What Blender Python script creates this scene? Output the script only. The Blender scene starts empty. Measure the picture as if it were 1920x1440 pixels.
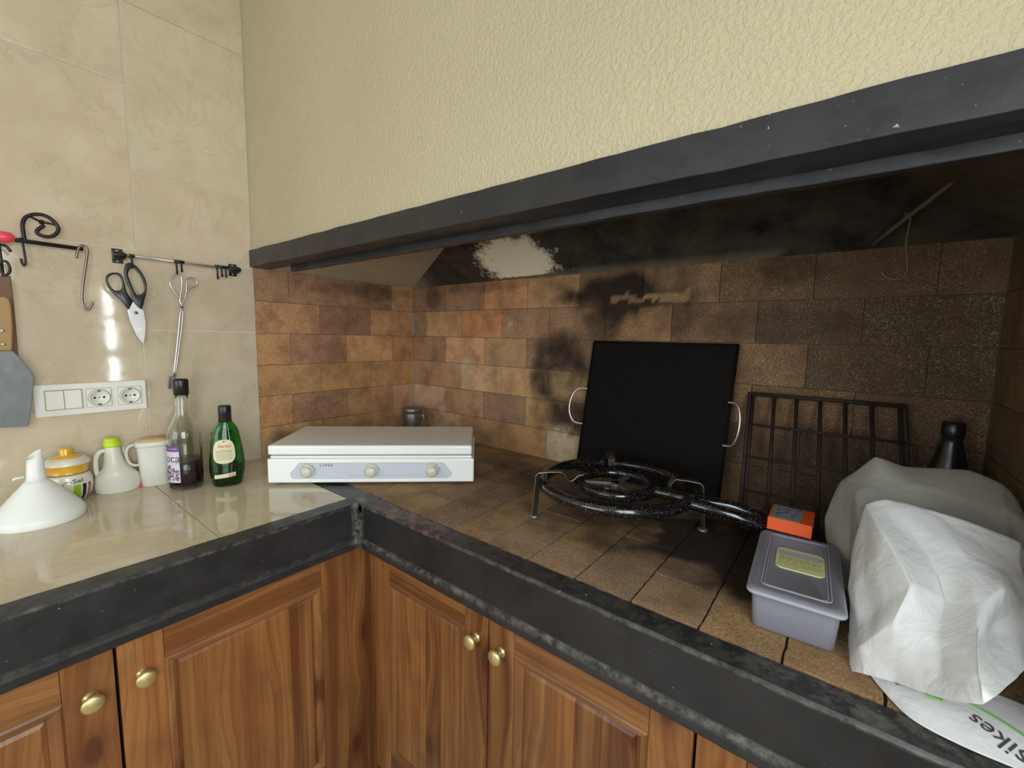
import bpy, bmesh, math, random
from mathutils import Vector, Matrix, noise
random.seed(7)
C = bpy.context.scene.collection
CT = 0.90            # height of the counter top above the floor; coordinates below are relative to the counter top

# ------------------------------------------------------------------ camera, world, lights, exposure
scn = bpy.context.scene
cd = bpy.data.cameras.new('camera'); cam = bpy.data.objects.new('camera', cd); C.objects.link(cam)
YAW, PITCH, ROLL, FPX = -0.663926, 0.107529, -0.019306, 808.564
fw = Vector((math.sin(YAW)*math.cos(PITCH), math.cos(YAW)*math.cos(PITCH), -math.sin(PITCH)))
rt = Vector((math.cos(YAW), -math.sin(YAW), 0)); dn = fw.cross(rt)
c_, s_ = math.cos(ROLL), math.sin(ROLL)
rt, dn = c_*rt + s_*dn, -s_*rt + c_*dn
M = Matrix((rt, -dn, -fw)).transposed().to_4x4()
M.translation = Vector((1.664, -0.648, 0.456 + CT))
cam.matrix_world = M
cd.sensor_width = 36; cd.lens = 36*FPX/1920; cd.clip_start = 0.02
scn.camera = cam
scn.view_settings.view_transform = 'Standard'; scn.view_settings.look = 'None'
scn.view_settings.exposure = 0.38; scn.view_settings.gamma = 1.0
try: scn.view_settings.use_curve_mapping = False
except Exception: pass
w = bpy.data.worlds.new('world'); scn.world = w; w.use_nodes = True
w.node_tree.nodes['Background'].inputs[0].default_value = (0.75, 0.88, 1.0, 1)
w.node_tree.nodes['Background'].inputs[1].default_value = 1.0

def area(name, loc, direction, sx, sy, power, col):
    l = bpy.data.lights.new(name, 'AREA'); l.shape = 'RECTANGLE'; l.size = sx; l.size_y = sy
    l.energy = power; l.color = col
    o = bpy.data.objects.new(name, l); C.objects.link(o)
    o.location = (loc[0], loc[1], loc[2]+CT)
    o.rotation_euler = Vector(direction).to_track_quat('-Z', 'Y').to_euler()
    return o
# daylight through the right-hand window, plus added lamps: a slot for the tile streak and a rear fill
area('daylight_side_window', (2.24, -0.98, 0.50), (-1, 0, -0.35), 1.08, 1.0, 20, (0.90, 0.965, 1.0))
area('streak_slot_lamp', (2.165, -0.035, 0.36), (-1, 0, 0), 0.035, 0.72, 2.2, (0.93, 0.97, 1.0))  # unseen slot lamp, added to throw the narrow streak on the wall tiles
area('rear_fill_lamp', (1.0, -2.9, 0.40), (0, 1, -0.35), 1.7, 1.3, 17, (0.97, 0.985, 1.0))  # unseen fill, added to brighten the room from behind the camera

# ------------------------------------------------------------------ node helpers
def srgb(r, g, b):
    f = lambda c: (c/255/12.92) if c/255 <= 0.04045 else ((c/255+0.055)/1.055)**2.4
    return (f(r), f(g), f(b), 1.0)
class NT:
    def __init__(s, name):
        s.m = bpy.data.materials.new(name); s.m.use_nodes = True
        s.t = s.m.node_tree; s.b = s.t.nodes['Principled BSDF']
    def n(s, typ, ins=None, **kw):
        nd = s.t.nodes.new(typ)
        for k, v in kw.items(): setattr(nd, k, v)
        for k, v in (ins or {}).items():
            if isinstance(v, bpy.types.NodeSocket): s.t.links.new(v, nd.inputs[k])
            else: nd.inputs[k].default_value = v
        return nd
    def math(s, op, a, b=0.0, c=0.0, clamp=False):
        nd = s.n('ShaderNodeMath', {0: a, 1: b, 2: c}, operation=op, use_clamp=clamp); return nd.outputs[0]
    def noise(s, vec, scale, detail=3, rough=0.5, dist=0.0):
        return s.n('ShaderNodeTexNoise', {'Vector': vec, 'Scale': scale, 'Detail': detail, 'Roughness': rough, 'Distortion': dist}).outputs[0]
    def mix(s, f, a, b, mode='MIX'):
        nd = s.t.nodes.new('ShaderNodeMix'); nd.data_type = 'RGBA'; nd.blend_type = mode
        for i, v in ((0, f), (6, a), (7, b)):
            if isinstance(v, bpy.types.NodeSocket): s.t.links.new(v, nd.inputs[i])
            else: nd.inputs[i].default_value = v
        return nd.outputs[2]
    def ramp(s, f, stops):
        nd = s.n('ShaderNodeValToRGB', {0: f}); e = nd.color_ramp.elements
        while len(e) < len(stops): e.new(0.5)
        for i, (p, c) in enumerate(stops):
            e[i].position = p; e[i].color = c if len(c) == 4 else (*c, 1)
        return nd.outputs[0]
    def rng(s, v, a, b, c=0.0, d=1.0):
        return s.n('ShaderNodeMapRange', {0: v, 1: a, 2: b, 3: c, 4: d}).outputs[0]
    def attr(s, name, kind=0):
        return s.n('ShaderNodeAttribute', attribute_name=name).outputs[kind]   # 0 colour, 1 vector, 2 fac
    def pos(s): return s.n('ShaderNodeNewGeometry').outputs[0]
    def bump(s, h, strength=0.3, dist=0.002):
        s.t.links.new(s.n('ShaderNodeBump', {'Height': h, 'Strength': strength, 'Distance': dist}).outputs[0], s.b.inputs['Normal'])
    def set(s, **kw):
        nm = {'col': 'Base Color', 'rough': 'Roughness', 'metal': 'Metallic', 'trans': 'Transmission Weight', 'ior': 'IOR',
              'coat': 'Coat Weight', 'spec': 'Specular IOR Level', 'alpha': 'Alpha', 'sss': 'Subsurface Weight', 'coatr': 'Coat Roughness'}
        for k, v in kw.items():
            i = s.b.inputs[nm[k]]
            if isinstance(v, bpy.types.NodeSocket): s.t.links.new(v, i)
            else: i.default_value = v
        return s
def plain(name, col, rough=0.4, metal=0.0, var=0.06, nscale=30, **kw):
    m = NT(name); p = m.pos(); n = m.noise(p, nscale, 4)
    d = tuple(c*(1-var*2) for c in col[:3])+(1,)
    m.set(col=m.mix(n, d, col), rough=m.rng(m.noise(p, nscale*2), 0.3, 0.7, max(0.02, rough-0.05), rough+0.05), metal=metal, **kw)
    return m.m

# ------------------------------------------------------------------ materials
def mat_tile(name, rough=0.12, bumpy=0.0):
    m = NT(name); p = m.pos(); t = m.attr('tint', 2)
    a = m.mix(t, srgb(206, 194, 166), srgb(208, 182, 158))
    off = m.n('ShaderNodeVectorMath', {0: p, 1: m.attr('tint', 1)}, operation='ADD').outputs[0]
    n = m.noise(off, 5, 8, 0.6, 0.6)
    c = m.mix(m.rng(n, 0.35, 0.7), a, srgb(192, 180, 152))
    c = m.mix(m.rng(m.noise(off, 9, 6, 0.65), 0.45, 0.75, 0, 0.7), c, srgb(214, 203, 178))
    v = m.math('ABSOLUTE', m.math('SUBTRACT', m.noise(off, 3.2, 9, 0.62, 1.2), 0.5))
    c = m.mix(m.rng(v, 0.0, 0.014, 0.28, 0.0), c, srgb(166, 150, 126))
    m.set(col=c, rough=m.rng(m.noise(p, 40, 3), 0.3, 0.7, rough, rough+0.05), spec=0.5)
    m.bump(m.noise(off, 9, 3), 0.10+bumpy, 0.002)
    return m.m
M_TILE = mat_tile('glazed_wall_tile', 0.04); M_CTILE = mat_tile('glazed_counter_tile', 0.04)
M_GROUT = plain('pale_grout', srgb(236, 230, 212), 0.8)
m = NT('stippled_cream_plaster'); p = m.pos()
n1 = m.noise(p, 130, 3, 0.55, 0.2); n2 = m.noise(p, 38, 2)
n1b = m.noise(p, 290, 2, 0.5)
h = m.math('ADD', m.math('ADD', m.rng(n1, 0.40, 0.62), m.math('MULTIPLY', n2, 0.4)), m.math('MULTIPLY', n1b, 0.7))
m.set(col=m.mix(m.rng(m.noise(p, 2.5, 3), 0.3, 0.7), srgb(184, 173, 142), srgb(191, 180, 148)), rough=0.62, spec=0.35)
m.bump(h, 0.5, 0.0025); M_PLASTER = m.m
m = NT('worn_black_paint'); p = m.pos()
c = m.mix(m.rng(m.noise(p, 7, 6, 0.7), 0.35, 0.7), srgb(30, 30, 32), srgb(46, 45, 46))
sp = m.rng(m.noise(p, 160, 2), 0.735, 0.78)
c = m.mix(m.math('MULTIPLY', sp, m.rng(m.noise(p, 6, 2), 0.45, 0.6)), c, srgb(190, 186, 176))
wr = m.attr('wear', 2); c = m.mix(m.math('MULTIPLY', wr, m.rng(m.noise(p, 45, 7, 0.75), 0.42, 0.72)), c, srgb(150, 148, 136))
c = m.mix(m.math('MULTIPLY', m.attr('red', 2), m.rng(m.noise(p, 45, 5, 0.7), 0.42, 0.6)), c, srgb(120, 74, 66))
m.set(col=c, rough=m.rng(m.noise(p, 20, 4), 0.3, 0.7, 0.30, 0.48), spec=0.5)
m.bump(m.noise(p, 70, 6, 0.65), 0.16, 0.002); M_BLACK = m.m
def mat_brick(name, floor=False):
    m = NT(name); p = m.pos(); b = m.attr('bcol', 0)
    b = m.mix(0.22, b, srgb(150, 136, 114))
    g = m.noise(p, 300 if not floor else 280, 3, 0.75)
    c = m.mix(m.rng(g, 0.54, 0.68, 0, 0.75), b, srgb(208, 178, 136))
    c = m.mix(m.rng(g, 0.46, 0.33, 0, 0.75), c, srgb(70, 50, 38))
    c = m.mix(m.rng(m.noise(p, 12, 6, 0.65), 0.42, 0.7, 0, 0.6), c, srgb(98, 74, 54))
    s = m.attr('soot', 2); nn = m.noise(p, 16, 7, 0.68)  # soot, plus shade painted into the hearth's right side and floor
    k = m.math('ADD', s, m.math('MULTIPLY', m.math('SUBTRACT', nn, 0.5), 0.75))
    k = m.math('MULTIPLY', m.rng(k, 0.15, 0.95), m.rng(s, 0.0, 0.12))
    c = m.mix(m.math('MULTIPLY', k, 0.94), c, srgb(32, 26, 22))
    w_ = m.attr('pale', 2)
    c = m.mix(m.math('MULTIPLY', w_, m.rng(m.noise(p, 30, 6, 0.7), 0.35, 0.62)), c, srgb(186, 168, 138))
    m.set(col=c, rough=0.86, spec=0.25)
    m.bump(m.math('ADD', g, m.math('MULTIPLY', m.noise(p, 60, 4), 1.2)), 0.5, 0.0018)
    return m.m
M_BRICK = mat_brick('refractory_brick'); M_PAVER = mat_brick('hearth_paver', True)
M_MORTAR = plain('dark_mortar', srgb(88, 74, 58), 0.95)
M_MORTARF = plain('sooty_floor_mortar', srgb(48, 40, 34), 0.95)
m = NT('smoked_hood_plaster'); p = m.pos(); s = m.attr('soot', 2); pt = m.attr('pale', 2)
nn = m.noise(p, 10, 7, 0.65)
c = m.mix(m.math('ADD', s, m.math('MULTIPLY', m.math('SUBTRACT', nn, 0.5), 0.3), clamp=True), srgb(196, 182, 156), srgb(32, 26, 22))
k = m.math('ADD', pt, m.math('MULTIPLY', m.math('SUBTRACT', m.noise(p, 20, 8, 0.75), 0.5), 1.7))
c = m.mix(m.rng(k, 0.40, 0.72), c, srgb(242, 234, 212))
m.set(col=c, rough=0.9, spec=0.2); m.bump(m.noise(p, 40, 5), 0.3, 0.003); M_HOOD = m.m
# stained pine: gc = (across, along, seed) grain coordinates carried by every board
m = NT('stained_pine'); g = m.attr('gc', 1); t = m.attr('tint', 2)
sep = m.n('ShaderNodeSeparateXYZ', {0: g}); X, Y, Z = sep.outputs
kv = m.n('ShaderNodeCombineXYZ', {0: m.math('MULTIPLY', X, 9.0), 1: m.math('MULTIPLY', Y, 4.0), 2: Z}).outputs[0]
vor = m.n('ShaderNodeTexVoronoi', {'Vector': kv, 'Scale': 0.5, 'Randomness': 1.0}, voronoi_dimensions='2D')
dk = vor.outputs['Distance']
bulge = m.rng(dk, 0.0, 0.45, 1.0, 0.0)
acr = m.math('ADD', X, m.math('MULTIPLY', bulge, 0.035))
gv = m.n('ShaderNodeCombineXYZ', {0: m.math('MULTIPLY', acr, 26.0), 1: m.math('MULTIPLY', Y, 0.9), 2: Z}).outputs[0]
ring = m.noise(gv, 1.0, 3, 0.6, 0.25)
rings = m.n('ShaderNodeTexWave', {'Vector': gv, 'Scale': 0.8, 'Distortion': 3.5, 'Detail': 3.0, 'Detail Scale': 0.8}, wave_type='BANDS', bands_direction='X').outputs[1]
fv = m.n('ShaderNodeCombineXYZ', {0: m.math('MULTIPLY', acr, 900.0), 1: m.math('MULTIPLY', Y, 14.0), 2: Z}).outputs[0]
fine = m.noise(fv, 1.0, 2, 0.6)
base = m.mix(t, srgb(92, 52, 27), srgb(156, 100, 52))
c = m.mix(m.rng(ring, 0.38, 0.72, 0, 0.75), base, srgb(182, 130, 76))
c = m.mix(m.rng(rings, 0.6, 1.0, 0, 0.28), c, srgb(104, 60, 34))
c = m.mix(m.rng(fine, 0.45, 0.75, 0, 0.35), c, srgb(92, 50, 26))
blot = m.noise(g, 7, 3)
c = m.mix(m.rng(blot, 0.5, 0.75, 0, 0.45), c, srgb(92, 54, 34))
c = m.mix(m.rng(dk, 0.075, 0.045, 0, 0.75), c, srgb(58, 28, 20))
c = m.mix(m.math('MULTIPLY', m.rng(dk, 0.15, 0.085), 0.4), c, srgb(96, 44, 26))
m.set(col=c, rough=m.rng(fine, 0.3, 0.7, 0.27, 0.40), spec=0.5, coat=0.25, coatr=0.25)
m.bump(m.math('ADD', fine, rings), 0.10, 0.0008); M_WOOD = m.m
M_BRASS = plain('aged_brass', srgb(236, 218, 158), 0.42, 0.85, 0.10, 60)
M_STEEL = plain('brushed_steel', srgb(196, 194, 190), 0.32, 0.85, 0.03, 30)
M_DSTEEL = plain('grimy_steel', srgb(150, 146, 138), 0.42, 0.75, 0.2, 80)
M_GREYST = plain('grey_wrought_steel', srgb(150, 140, 130), 0.38, 0.9, 0.15, 60)
M_IRON = plain('black_iron', srgb(34, 31, 32), 0.38, 0.3, 0.1, 60)
M_SOOTIRON = plain('sooty_iron', srgb(20, 17, 15), 0.75, 0.0, 0.2, 40, spec=0.12)
M_RUSTIRON = plain('rusty_grill_iron', srgb(52, 40, 31), 0.75, 0.2, 0.2, 50)
M_BPLAST = plain('black_plastic', srgb(26, 26, 28), 0.32)
M_WHITEEN = plain('white_enamel', srgb(238, 242, 238), 0.22, 0, 0.02, 20, coat=0.3)
M_PANELGR = plain('pale_grey_print', srgb(196, 203, 213), 0.35, 0, 0.02)
M_KNOB = plain('cream_knob_plastic', srgb(206, 206, 190), 0.3, 0, 0.03)
M_SWITCH = plain('white_switch_plastic', srgb(232, 231, 220), 0.3, 0, 0.02)
M_SLOT = plain('dark_gap', srgb(28, 26, 24), 0.8)
M_INK = plain('dark_ink', srgb(70, 66, 70), 0.6)
M_REDINK = plain('red_ink', srgb(190, 60, 44), 0.5)
M_GREENINK = plain('green_ink', srgb(120, 196, 74), 0.5)
M_PINK = plain('pink_rubber', srgb(236, 76, 92), 0.35)
M_ORANGE = plain('orange_card', srgb(235, 92, 34), 0.5)
M_GREYLAB = plain('grey_printed_label', srgb(140, 148, 150), 0.5, 0, 0.12, 300)
M_BLUEINK = plain('blue_grey_ink', srgb(58, 62, 92), 0.5)
M_YELLOW = plain('yellow_glaze', srgb(232, 178, 52), 0.18, 0, 0.08, 25, coat=0.5)
M_CREAMGL = plain('white_glaze', srgb(226, 222, 206), 0.2, 0, 0.03, 25, coat=0.5)
M_LIME = plain('lime_plastic', srgb(190, 222, 46), 0.35, 0, 0.03)
M_LIMEGL = plain('lime_glaze', srgb(156, 192, 44), 0.25)
M_BROWNGL = plain('mauve_brown_glaze', srgb(140, 92, 86), 0.25)
M_SANDLID = plain('sandy_lid', srgb(218, 180, 128), 0.45)
M_PAPER = plain('paper_label', srgb(224, 214, 176), 0.5, 0, 0.03)
M_WLABEL = plain('white_label', srgb(214, 210, 222), 0.4, 0, 0.04)
M_PURPLE = plain('purple_print', srgb(118, 66, 150), 0.4, 0, 0.08)
M_BERRY = plain('berry_print', srgb(136, 114, 130), 0.5, 0, 0.15, 400)
M_YELLAB = plain('yellow_printed_label', srgb(220, 220, 156), 0.45, 0, 0.04)
M_KWOOD = plain('worn_handle_wood', srgb(176, 140, 86), 0.6, 0, 0.15, 40)
M_DWOOD = plain('dark_utensil_wood', srgb(122, 86, 66), 0.6, 0, 0.15, 40)
M_CLEAVER = plain('grey_cleaver_steel', srgb(112, 116, 116), 0.5, 0.55, 0.08, 25)
def milky(name, col, tr=0.35, rough=0.35):
    m = NT(name); p = m.pos()
    t2 = m.n('ShaderNodeBsdfTranslucent', {0: col}).outputs[0]
    m.set(col=col, rough=rough, spec=0.4)
    mx = m.n('ShaderNodeMixShader', {0: tr}); out = m.t.nodes['Material Output']
    m.t.links.new(m.b.outputs[0], mx.inputs[1]); m.t.links.new(t2, mx.inputs[2]); m.t.links.new(mx.outputs[0], out.inputs[0])
    return m
M_FUNNEL = milky('milky_white_plastic', srgb(244, 246, 240), 0.12).m
M_JUG = milky('cloudy_plastic', srgb(236, 234, 220), 0.15, 0.3).m
def mat_bag(name, alpha, col):
    m = milky(name, col, 0.3, 0.36); p = m.pos()
    m.bump(m.math('ADD', m.noise(p, 22, 5, 0.55, 1.0), m.math('MULTIPLY', m.noise(p, 90, 3), 0.12)), 0.5, 0.007)
    if alpha < 1:
        out = m.t.nodes['Material Output']; src = out.inputs[0].links[0].from_socket
        tr = m.n('ShaderNodeBsdfTransparent').outputs[0]; mx = m.n('ShaderNodeMixShader', {0: alpha})
        m.t.links.new(tr, mx.inputs[1]); m.t.links.new(src, mx.inputs[2]); m.t.links.new(mx.outputs[0], out.inputs[0])
    return m.m
M_BAG = mat_bag('white_film', 1.0, srgb(248, 250, 250)); M_BAGT = mat_bag('thin_white_film', 0.66, srgb(206, 204, 194))
def glass(name, col, rough=0.02, ior=1.45):
    m = NT(name); m.set(col=col, trans=1.0, rough=rough, ior=ior); return m.m
M_GLASS = glass('clear_glass', (0.93, 0.96, 0.92, 1)); M_GREEN = glass('green_glass', srgb(120, 205, 128), 0.03)
M_DARKGL = plain('dark_bottle_glass', srgb(30, 34, 30), 0.25)
M_LIQ = plain('violet_liqueur', srgb(56, 36, 50), 0.06, 0, 0.1, 20)
M_GLIQ = plain('dark_green_oil', srgb(20, 62, 30), 0.08, 0, 0.2, 20)
def frosted(name, col, a):
    m = milky(name, col, 0.25, 0.38); out = m.t.nodes['Material Output']; src = out.inputs[0].links[0].from_socket
    tr = m.n('ShaderNodeBsdfTransparent', {0: (0.9, 0.9, 0.95, 1)}).outputs[0]; mx = m.n('ShaderNodeMixShader', {0: a})
    m.t.links.new(tr, mx.inputs[1]); m.t.links.new(src, mx.inputs[2]); m.t.links.new(mx.outputs[0], out.inputs[0]); return m.m
M_BOX = frosted('frosted_box_plastic', srgb(176, 176, 188), 0.55); M_BOXRIM = frosted('frosted_box_rim', srgb(196, 200, 210), 0.85)
m = NT('speckled_black_enamel'); p = m.pos()
sp = m.rng(m.noise(p, 560, 1, 0.4), 0.69, 0.74)
m.set(col=m.mix(sp, srgb(16, 14, 18), srgb(196, 198, 200)), rough=0.16, coat=0.6, coatr=0.05); M_ENAM = m.m

# ------------------------------------------------------------------ mesh helpers
class MB:
    def __init__(s): s.v = []; s.f = []; s.a = {}; s.mi = []; s.cur = 0; s.sm = []; s.smooth = True
    def add(s, vs, fs, **at):
        o = len(s.v); s.v += [Vector(v) for v in vs]; s.f += [tuple(i+o for i in f) for f in fs]
        s.mi += [s.cur]*len(fs); s.sm += [s.smooth]*len(fs)
        for k, val in at.items():
            arr = s.a.setdefault(k, {})
            for i in range(len(vs)): arr[o+i] = val[i] if isinstance(val, list) else val
        return s
    def box(s, lo, hi, rot=None, org=None, **at):
        x0, y0, z0 = lo; x1, y1, z1 = hi
        vs = [Vector(q) for q in ((x0,y0,z0),(x1,y0,z0),(x1,y1,z0),(x0,y1,z0),(x0,y0,z1),(x1,y0,z1),(x1,y1,z1),(x0,y1,z1))]
        if rot is not None: vs = [rot @ v for v in vs]
        if org is not None: vs = [v+Vector(org) for v in vs]
        sm = s.smooth; s.smooth = False
        s.add(vs, [(0,3,2,1),(4,5,6,7),(0,1,5,4),(1,2,6,5),(2,3,7,6),(3,0,4,7)], **at); s.smooth = sm; return s
    def tube(s, pts, r, n=10, closed=False, flat=1.0, cap=True):
        pts = [Vector(q) for q in pts]; N = len(pts); rs = r if isinstance(r, list) else [r]*N
        vs = []; up = None
        for i, q in enumerate(pts):
            a = pts[(i-1) % N] if (closed or i > 0) else q; b = pts[(i+1) % N] if (closed or i < N-1) else q
            t = (b-a).normalized()
            if up is None: up = Vector((0,0,1)) if abs(t.z) < 0.9 else Vector((0,1,0))
            u = t.cross(up).normalized() if t.cross(up).length > 1e-6 else Vector((1,0,0)); up2 = u.cross(t).normalized(); up = up2
            for k in range(n):
                an = 2*math.pi*k/n; vs.append(q + u*math.cos(an)*rs[i] + up2*math.sin(an)*rs[i]*flat)
        fs = []
        for i in range(N if closed else N-1):
            j = (i+1) % N
            for k in range(n): fs.append((i*n+k, i*n+(k+1)%n, j*n+(k+1)%n, j*n+k))
        if not closed and cap: fs += [tuple(range(n-1,-1,-1)), tuple((N-1)*n+k for k in range(n))]
        return s.add(vs, fs)
    def lathe(s, prof, c=(0,0,0), n=40, sx=1.0, sy=1.0, rot=0.0, axis=None, pw=2.0):
        vs = []; R = Matrix.Rotation(rot, 3, 'Z')
        for (r, z) in prof:
            for k in range(n):
                a = 2*math.pi*k/n; ca, sa = math.cos(a), math.sin(a)
                if pw != 2.0:
                    q = (abs(ca)**pw+abs(sa)**pw)**(-1/pw); ca *= q; sa *= q
                v = R @ Vector((ca*r*sx, sa*r*sy, 0)) + Vector((0,0,z))
                vs.append((axis @ v if axis is not None else v) + Vector(c))
        fs = []
        for i in range(len(prof)-1):
            for k in range(n): fs.append((i*n+k, i*n+(k+1)%n, (i+1)*n+(k+1)%n, (i+1)*n+k))
        if prof[0][0] > 1e-6: fs.append(tuple(range(n-1,-1,-1)))
        if prof[-1][0] > 1e-6: fs.append(tuple((len(prof)-1)*n+k for k in range(n)))
        return s.add(vs, fs)
    def prism(s, poly, f0, f1):
        # poly: 2D points; f0/f1 map a 2D point to the two faces
        n = len(poly); vs = [f0(*q) for q in poly]+[f1(*q) for q in poly]
        sm = s.smooth; s.smooth = False
        s.add(vs, [tuple(range(n)), tuple(range(2*n-1, n-1, -1))]+[(i, i+n, (i+1)%n+n, (i+1)%n) for i in range(n)]); s.smooth = sm
        return s
    def grid(s, P, **at):
        R_, K = len(P), len(P[0]); vs = [q for row in P for q in row]
        fs = [(i*K+j, i*K+j+1, (i+1)*K+j+1, (i+1)*K+j) for i in range(R_-1) for j in range(K-1)]
        return s.add(vs, fs, **at)
    def build(s, name, mats, parent=None, bevel=0.0, seg=2, subsurf=0, solid=0.0, merge=False):
        me = bpy.data.meshes.new(name); base = Vector((0,0,0))
        if parent is not None:
            q = parent
            while q is not None: base += q.location; q = q.parent
        me.from_pydata([tuple(v+Vector((0,0,CT))-base) for v in s.v], [], s.f); me.update()
        for m_ in (mats if isinstance(mats, (list, tuple)) else [mats]): me.materials.append(m_)
        me.polygons.foreach_set('material_index', s.mi); me.polygons.foreach_set('use_smooth', s.sm)
        for k, arr in s.a.items():
            v0 = next(iter(arr.values()))
            if isinstance(v0, (tuple, list, Vector)):
                L_ = len(v0)
                at = me.attributes.new(k, 'FLOAT_COLOR' if L_ == 4 else 'FLOAT_VECTOR', 'POINT')
                for i in range(len(s.v)):
                    val = arr.get(i, v0)
                    if L_ == 4: at.data[i].color = val
                    else: at.data[i].vector = val
            else:
                at = me.attributes.new(k, 'FLOAT', 'POINT')
                for i in range(len(s.v)): at.data[i].value = arr.get(i, 0.0)
        bm = bmesh.new(); bm.from_mesh(me)
        if merge: bmesh.ops.remove_doubles(bm, verts=bm.verts, dist=1e-5)
        bmesh.ops.recalc_face_normals(bm, faces=bm.faces)
        bm.to_mesh(me); bm.free()
        o = bpy.data.objects.new(name, me); C.objects.link(o)
        if parent is not None: o.parent = parent
        if solid: md = o.modifiers.new('solid', 'SOLIDIFY'); md.thickness = solid; md.offset = -1
        if bevel:
            md = o.modifiers.new('bevel', 'BEVEL'); md.width = bevel; md.segments = seg; md.limit_method = 'ANGLE'; md.angle_limit = math.radians(40)
            md.harden_normals = False
        if subsurf: md = o.modifiers.new('sub', 'SUBSURF'); md.levels = subsurf; md.render_levels = subsurf
        return o
def thing(name, label, cat, loc=(0,0,0), group=None):
    o = bpy.data.objects.new(name, None); C.objects.link(o); o.location = (loc[0], loc[1], loc[2]+CT)
    o.empty_display_size = 0.05
    return tag(o, label, cat, group)
def tag(o, label, cat, group=None):
    o['label'] = label; o['category'] = cat
    if group: o['group'] = group
    return o
def struct(o): o['kind'] = 'structure'; return o
def spline(pts, k=6, closed=False):
    P = [Vector(q) for q in pts]; n = len(P); out = []
    g = (lambda i: P[i % n]) if closed else (lambda i: P[max(0, min(n-1, i))])
    for i in range(n if closed else n-1):
        a, b, c, d = g(i-1), g(i), g(i+1), g(i+2)
        for j in range(k):
            t = j/k; out.append(0.5*((2*b)+(c-a)*t+(2*a-5*b+4*c-d)*t*t+(3*b-a-3*c+d)*t**3))
    if not closed: out.append(P[-1])
    return out
def text(mb, s, size, fmap, align='CENTER', extrude=0.0, bold=0.0):
    cu = bpy.data.curves.new('t', 'FONT'); cu.body = s; cu.size = size; cu.align_x = align; cu.align_y = 'CENTER'; cu.offset = bold
    cu.resolution_u = 3
    o = bpy.data.objects.new('t', cu); C.objects.link(o)
    dg = bpy.context.evaluated_depsgraph_get(); me = bpy.data.meshes.new_from_object(o.evaluated_get(dg))
    vs = [fmap(v.co.x, v.co.y) for v in me.vertices]; fs = [tuple(p_.vertices) for p_ in me.polygons]
    mb.add(vs, fs); bpy.data.objects.remove(o); bpy.data.curves.remove(cu); bpy.data.meshes.remove(me)
def sstep(a, b, x):
    t = max(0.0, min(1.0, (x-a)/(b-a))); return t*t*(3-2*t)
def nz(x, y, sc, seed=0.0): return noise.fractal(Vector((x*sc, y*sc, seed)), 1.0, 2.0, 4)

# ------------------------------------------------------------------ setting: tiled wall, plaster, bricks, hearth
b = MB(); b.cur = 1
b.box((-0.10, -3.2, -CT), (-0.004, 0.8, 1.75), tint=0.0)
b.cur = 0
def walltile(y0, y1, z0, z1):
    g = 0.0011; t = random.random(); b.box((-0.004, y0+g, z0+g), (0, y1-g, z1-g), tint=t)
TT = {}
ys = [-0.001, -0.312] + [-0.312-0.31*i for i in range(1, 10)]
for i in range(len(ys)-1):
    zs = [0.005 + 0.4525*k for k in range(-2, 5)] if i % 2 == 0 else [-0.222 + 0.4555*k for k in range(-2, 6)]
    zs = sorted(zs)
    if i % 2 == 0: zs = [-0.9, -0.447, 0.004, 0.457, 0.910, 1.362, 1.75]
    else: zs = [-0.9, -0.67, -0.217, 0.236, 0.689, 1.141, 1.594, 1.75]
    for j in range(len(zs)-1):
        g = 0.0015
        t = {(0, 2): 0.45, (0, 3): 0.95, (0, 4): 0.0, (0, 5): 0.1, (1, 4): 0.85, (1, 3): 0.45, (1, 5): 0.6, (1, 2): 0.4}.get((i, j), random.random())
        b.box((-0.004, ys[i+1]+g, zs[j]+g), (0, ys[i]-g, zs[j+1]-g), tint=t)
struct(b.build('wall_left', [M_TILE, M_GROUT], bevel=0.0006, seg=1))

def soot_shade_back(x, z):
    s = 0.0
    for (cx, cz, rx, rz, a) in ((1.08, 0.60, 0.24, 0.10, 1.0), (0.98, 0.50, 0.10, 0.10, 0.8), (0.84, 0.38, 0.12, 0.13, 0.85), (0.76, 0.29, 0.07, 0.09, 0.85),
                                (0.88, 0.18, 0.14, 0.10, 0.85), (0.74, 0.22, 0.05, 0.1, 0.4), (0.15, 0.63, 0.06, 0.05, 0.6), (0.42, 0.66, 0.3, 0.03, 0.5), (1.22, 0.56, 0.12, 0.14, 0.6), (1.55, 0.64, 0.14, 0.06, 0.6),
                                (1.6, 0.1, 0.35, 0.2, 0.6), (1.5, 0.5, 0.35, 0.06, 0.5)):
        d = math.hypot((x-cx)/rx, (z-cz)/rz) + 0.5*nz(x, z, 9, 3.1)
        s = max(s, a*sstep(1.35, 0.35, d))
    s = max(s, 0.30*sstep(0.55, 1.0, x), 0.36*sstep(1.35, 1.65, x), 0.7*sstep(0.665, 0.70, z))  # rightward rise holds soot and painted shade of the far right hearth
    if 1.02 < x < 1.27 and 0.575 < z+0.02*nz(x, z, 20) < 0.60: s *= 0.1
    if 1.125 < x < 1.225 and z < 0.56: s *= 0.55
    return s
def soot_left(y, z):
    s = 0.0
    for (cx, cz, rx, rz, a) in ((0.34, 0.50, 0.11, 0.05, 0.28), (0.30, 0.37, 0.07, 0.08, 0.42), (0.25, 0.17, 0.13, 0.05, 0.25), (0.45, 0.64, 0.30, 0.04, 0.5), (0.1, 0.05, 0.1, 0.05, 0.45)):
        d = math.hypot((y-cx)/rx, (z-cz)/rz) + 0.5*nz(y, z, 9, 7.1); s = max(s, a*sstep(1.35, 0.35, d))
    return s
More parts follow.
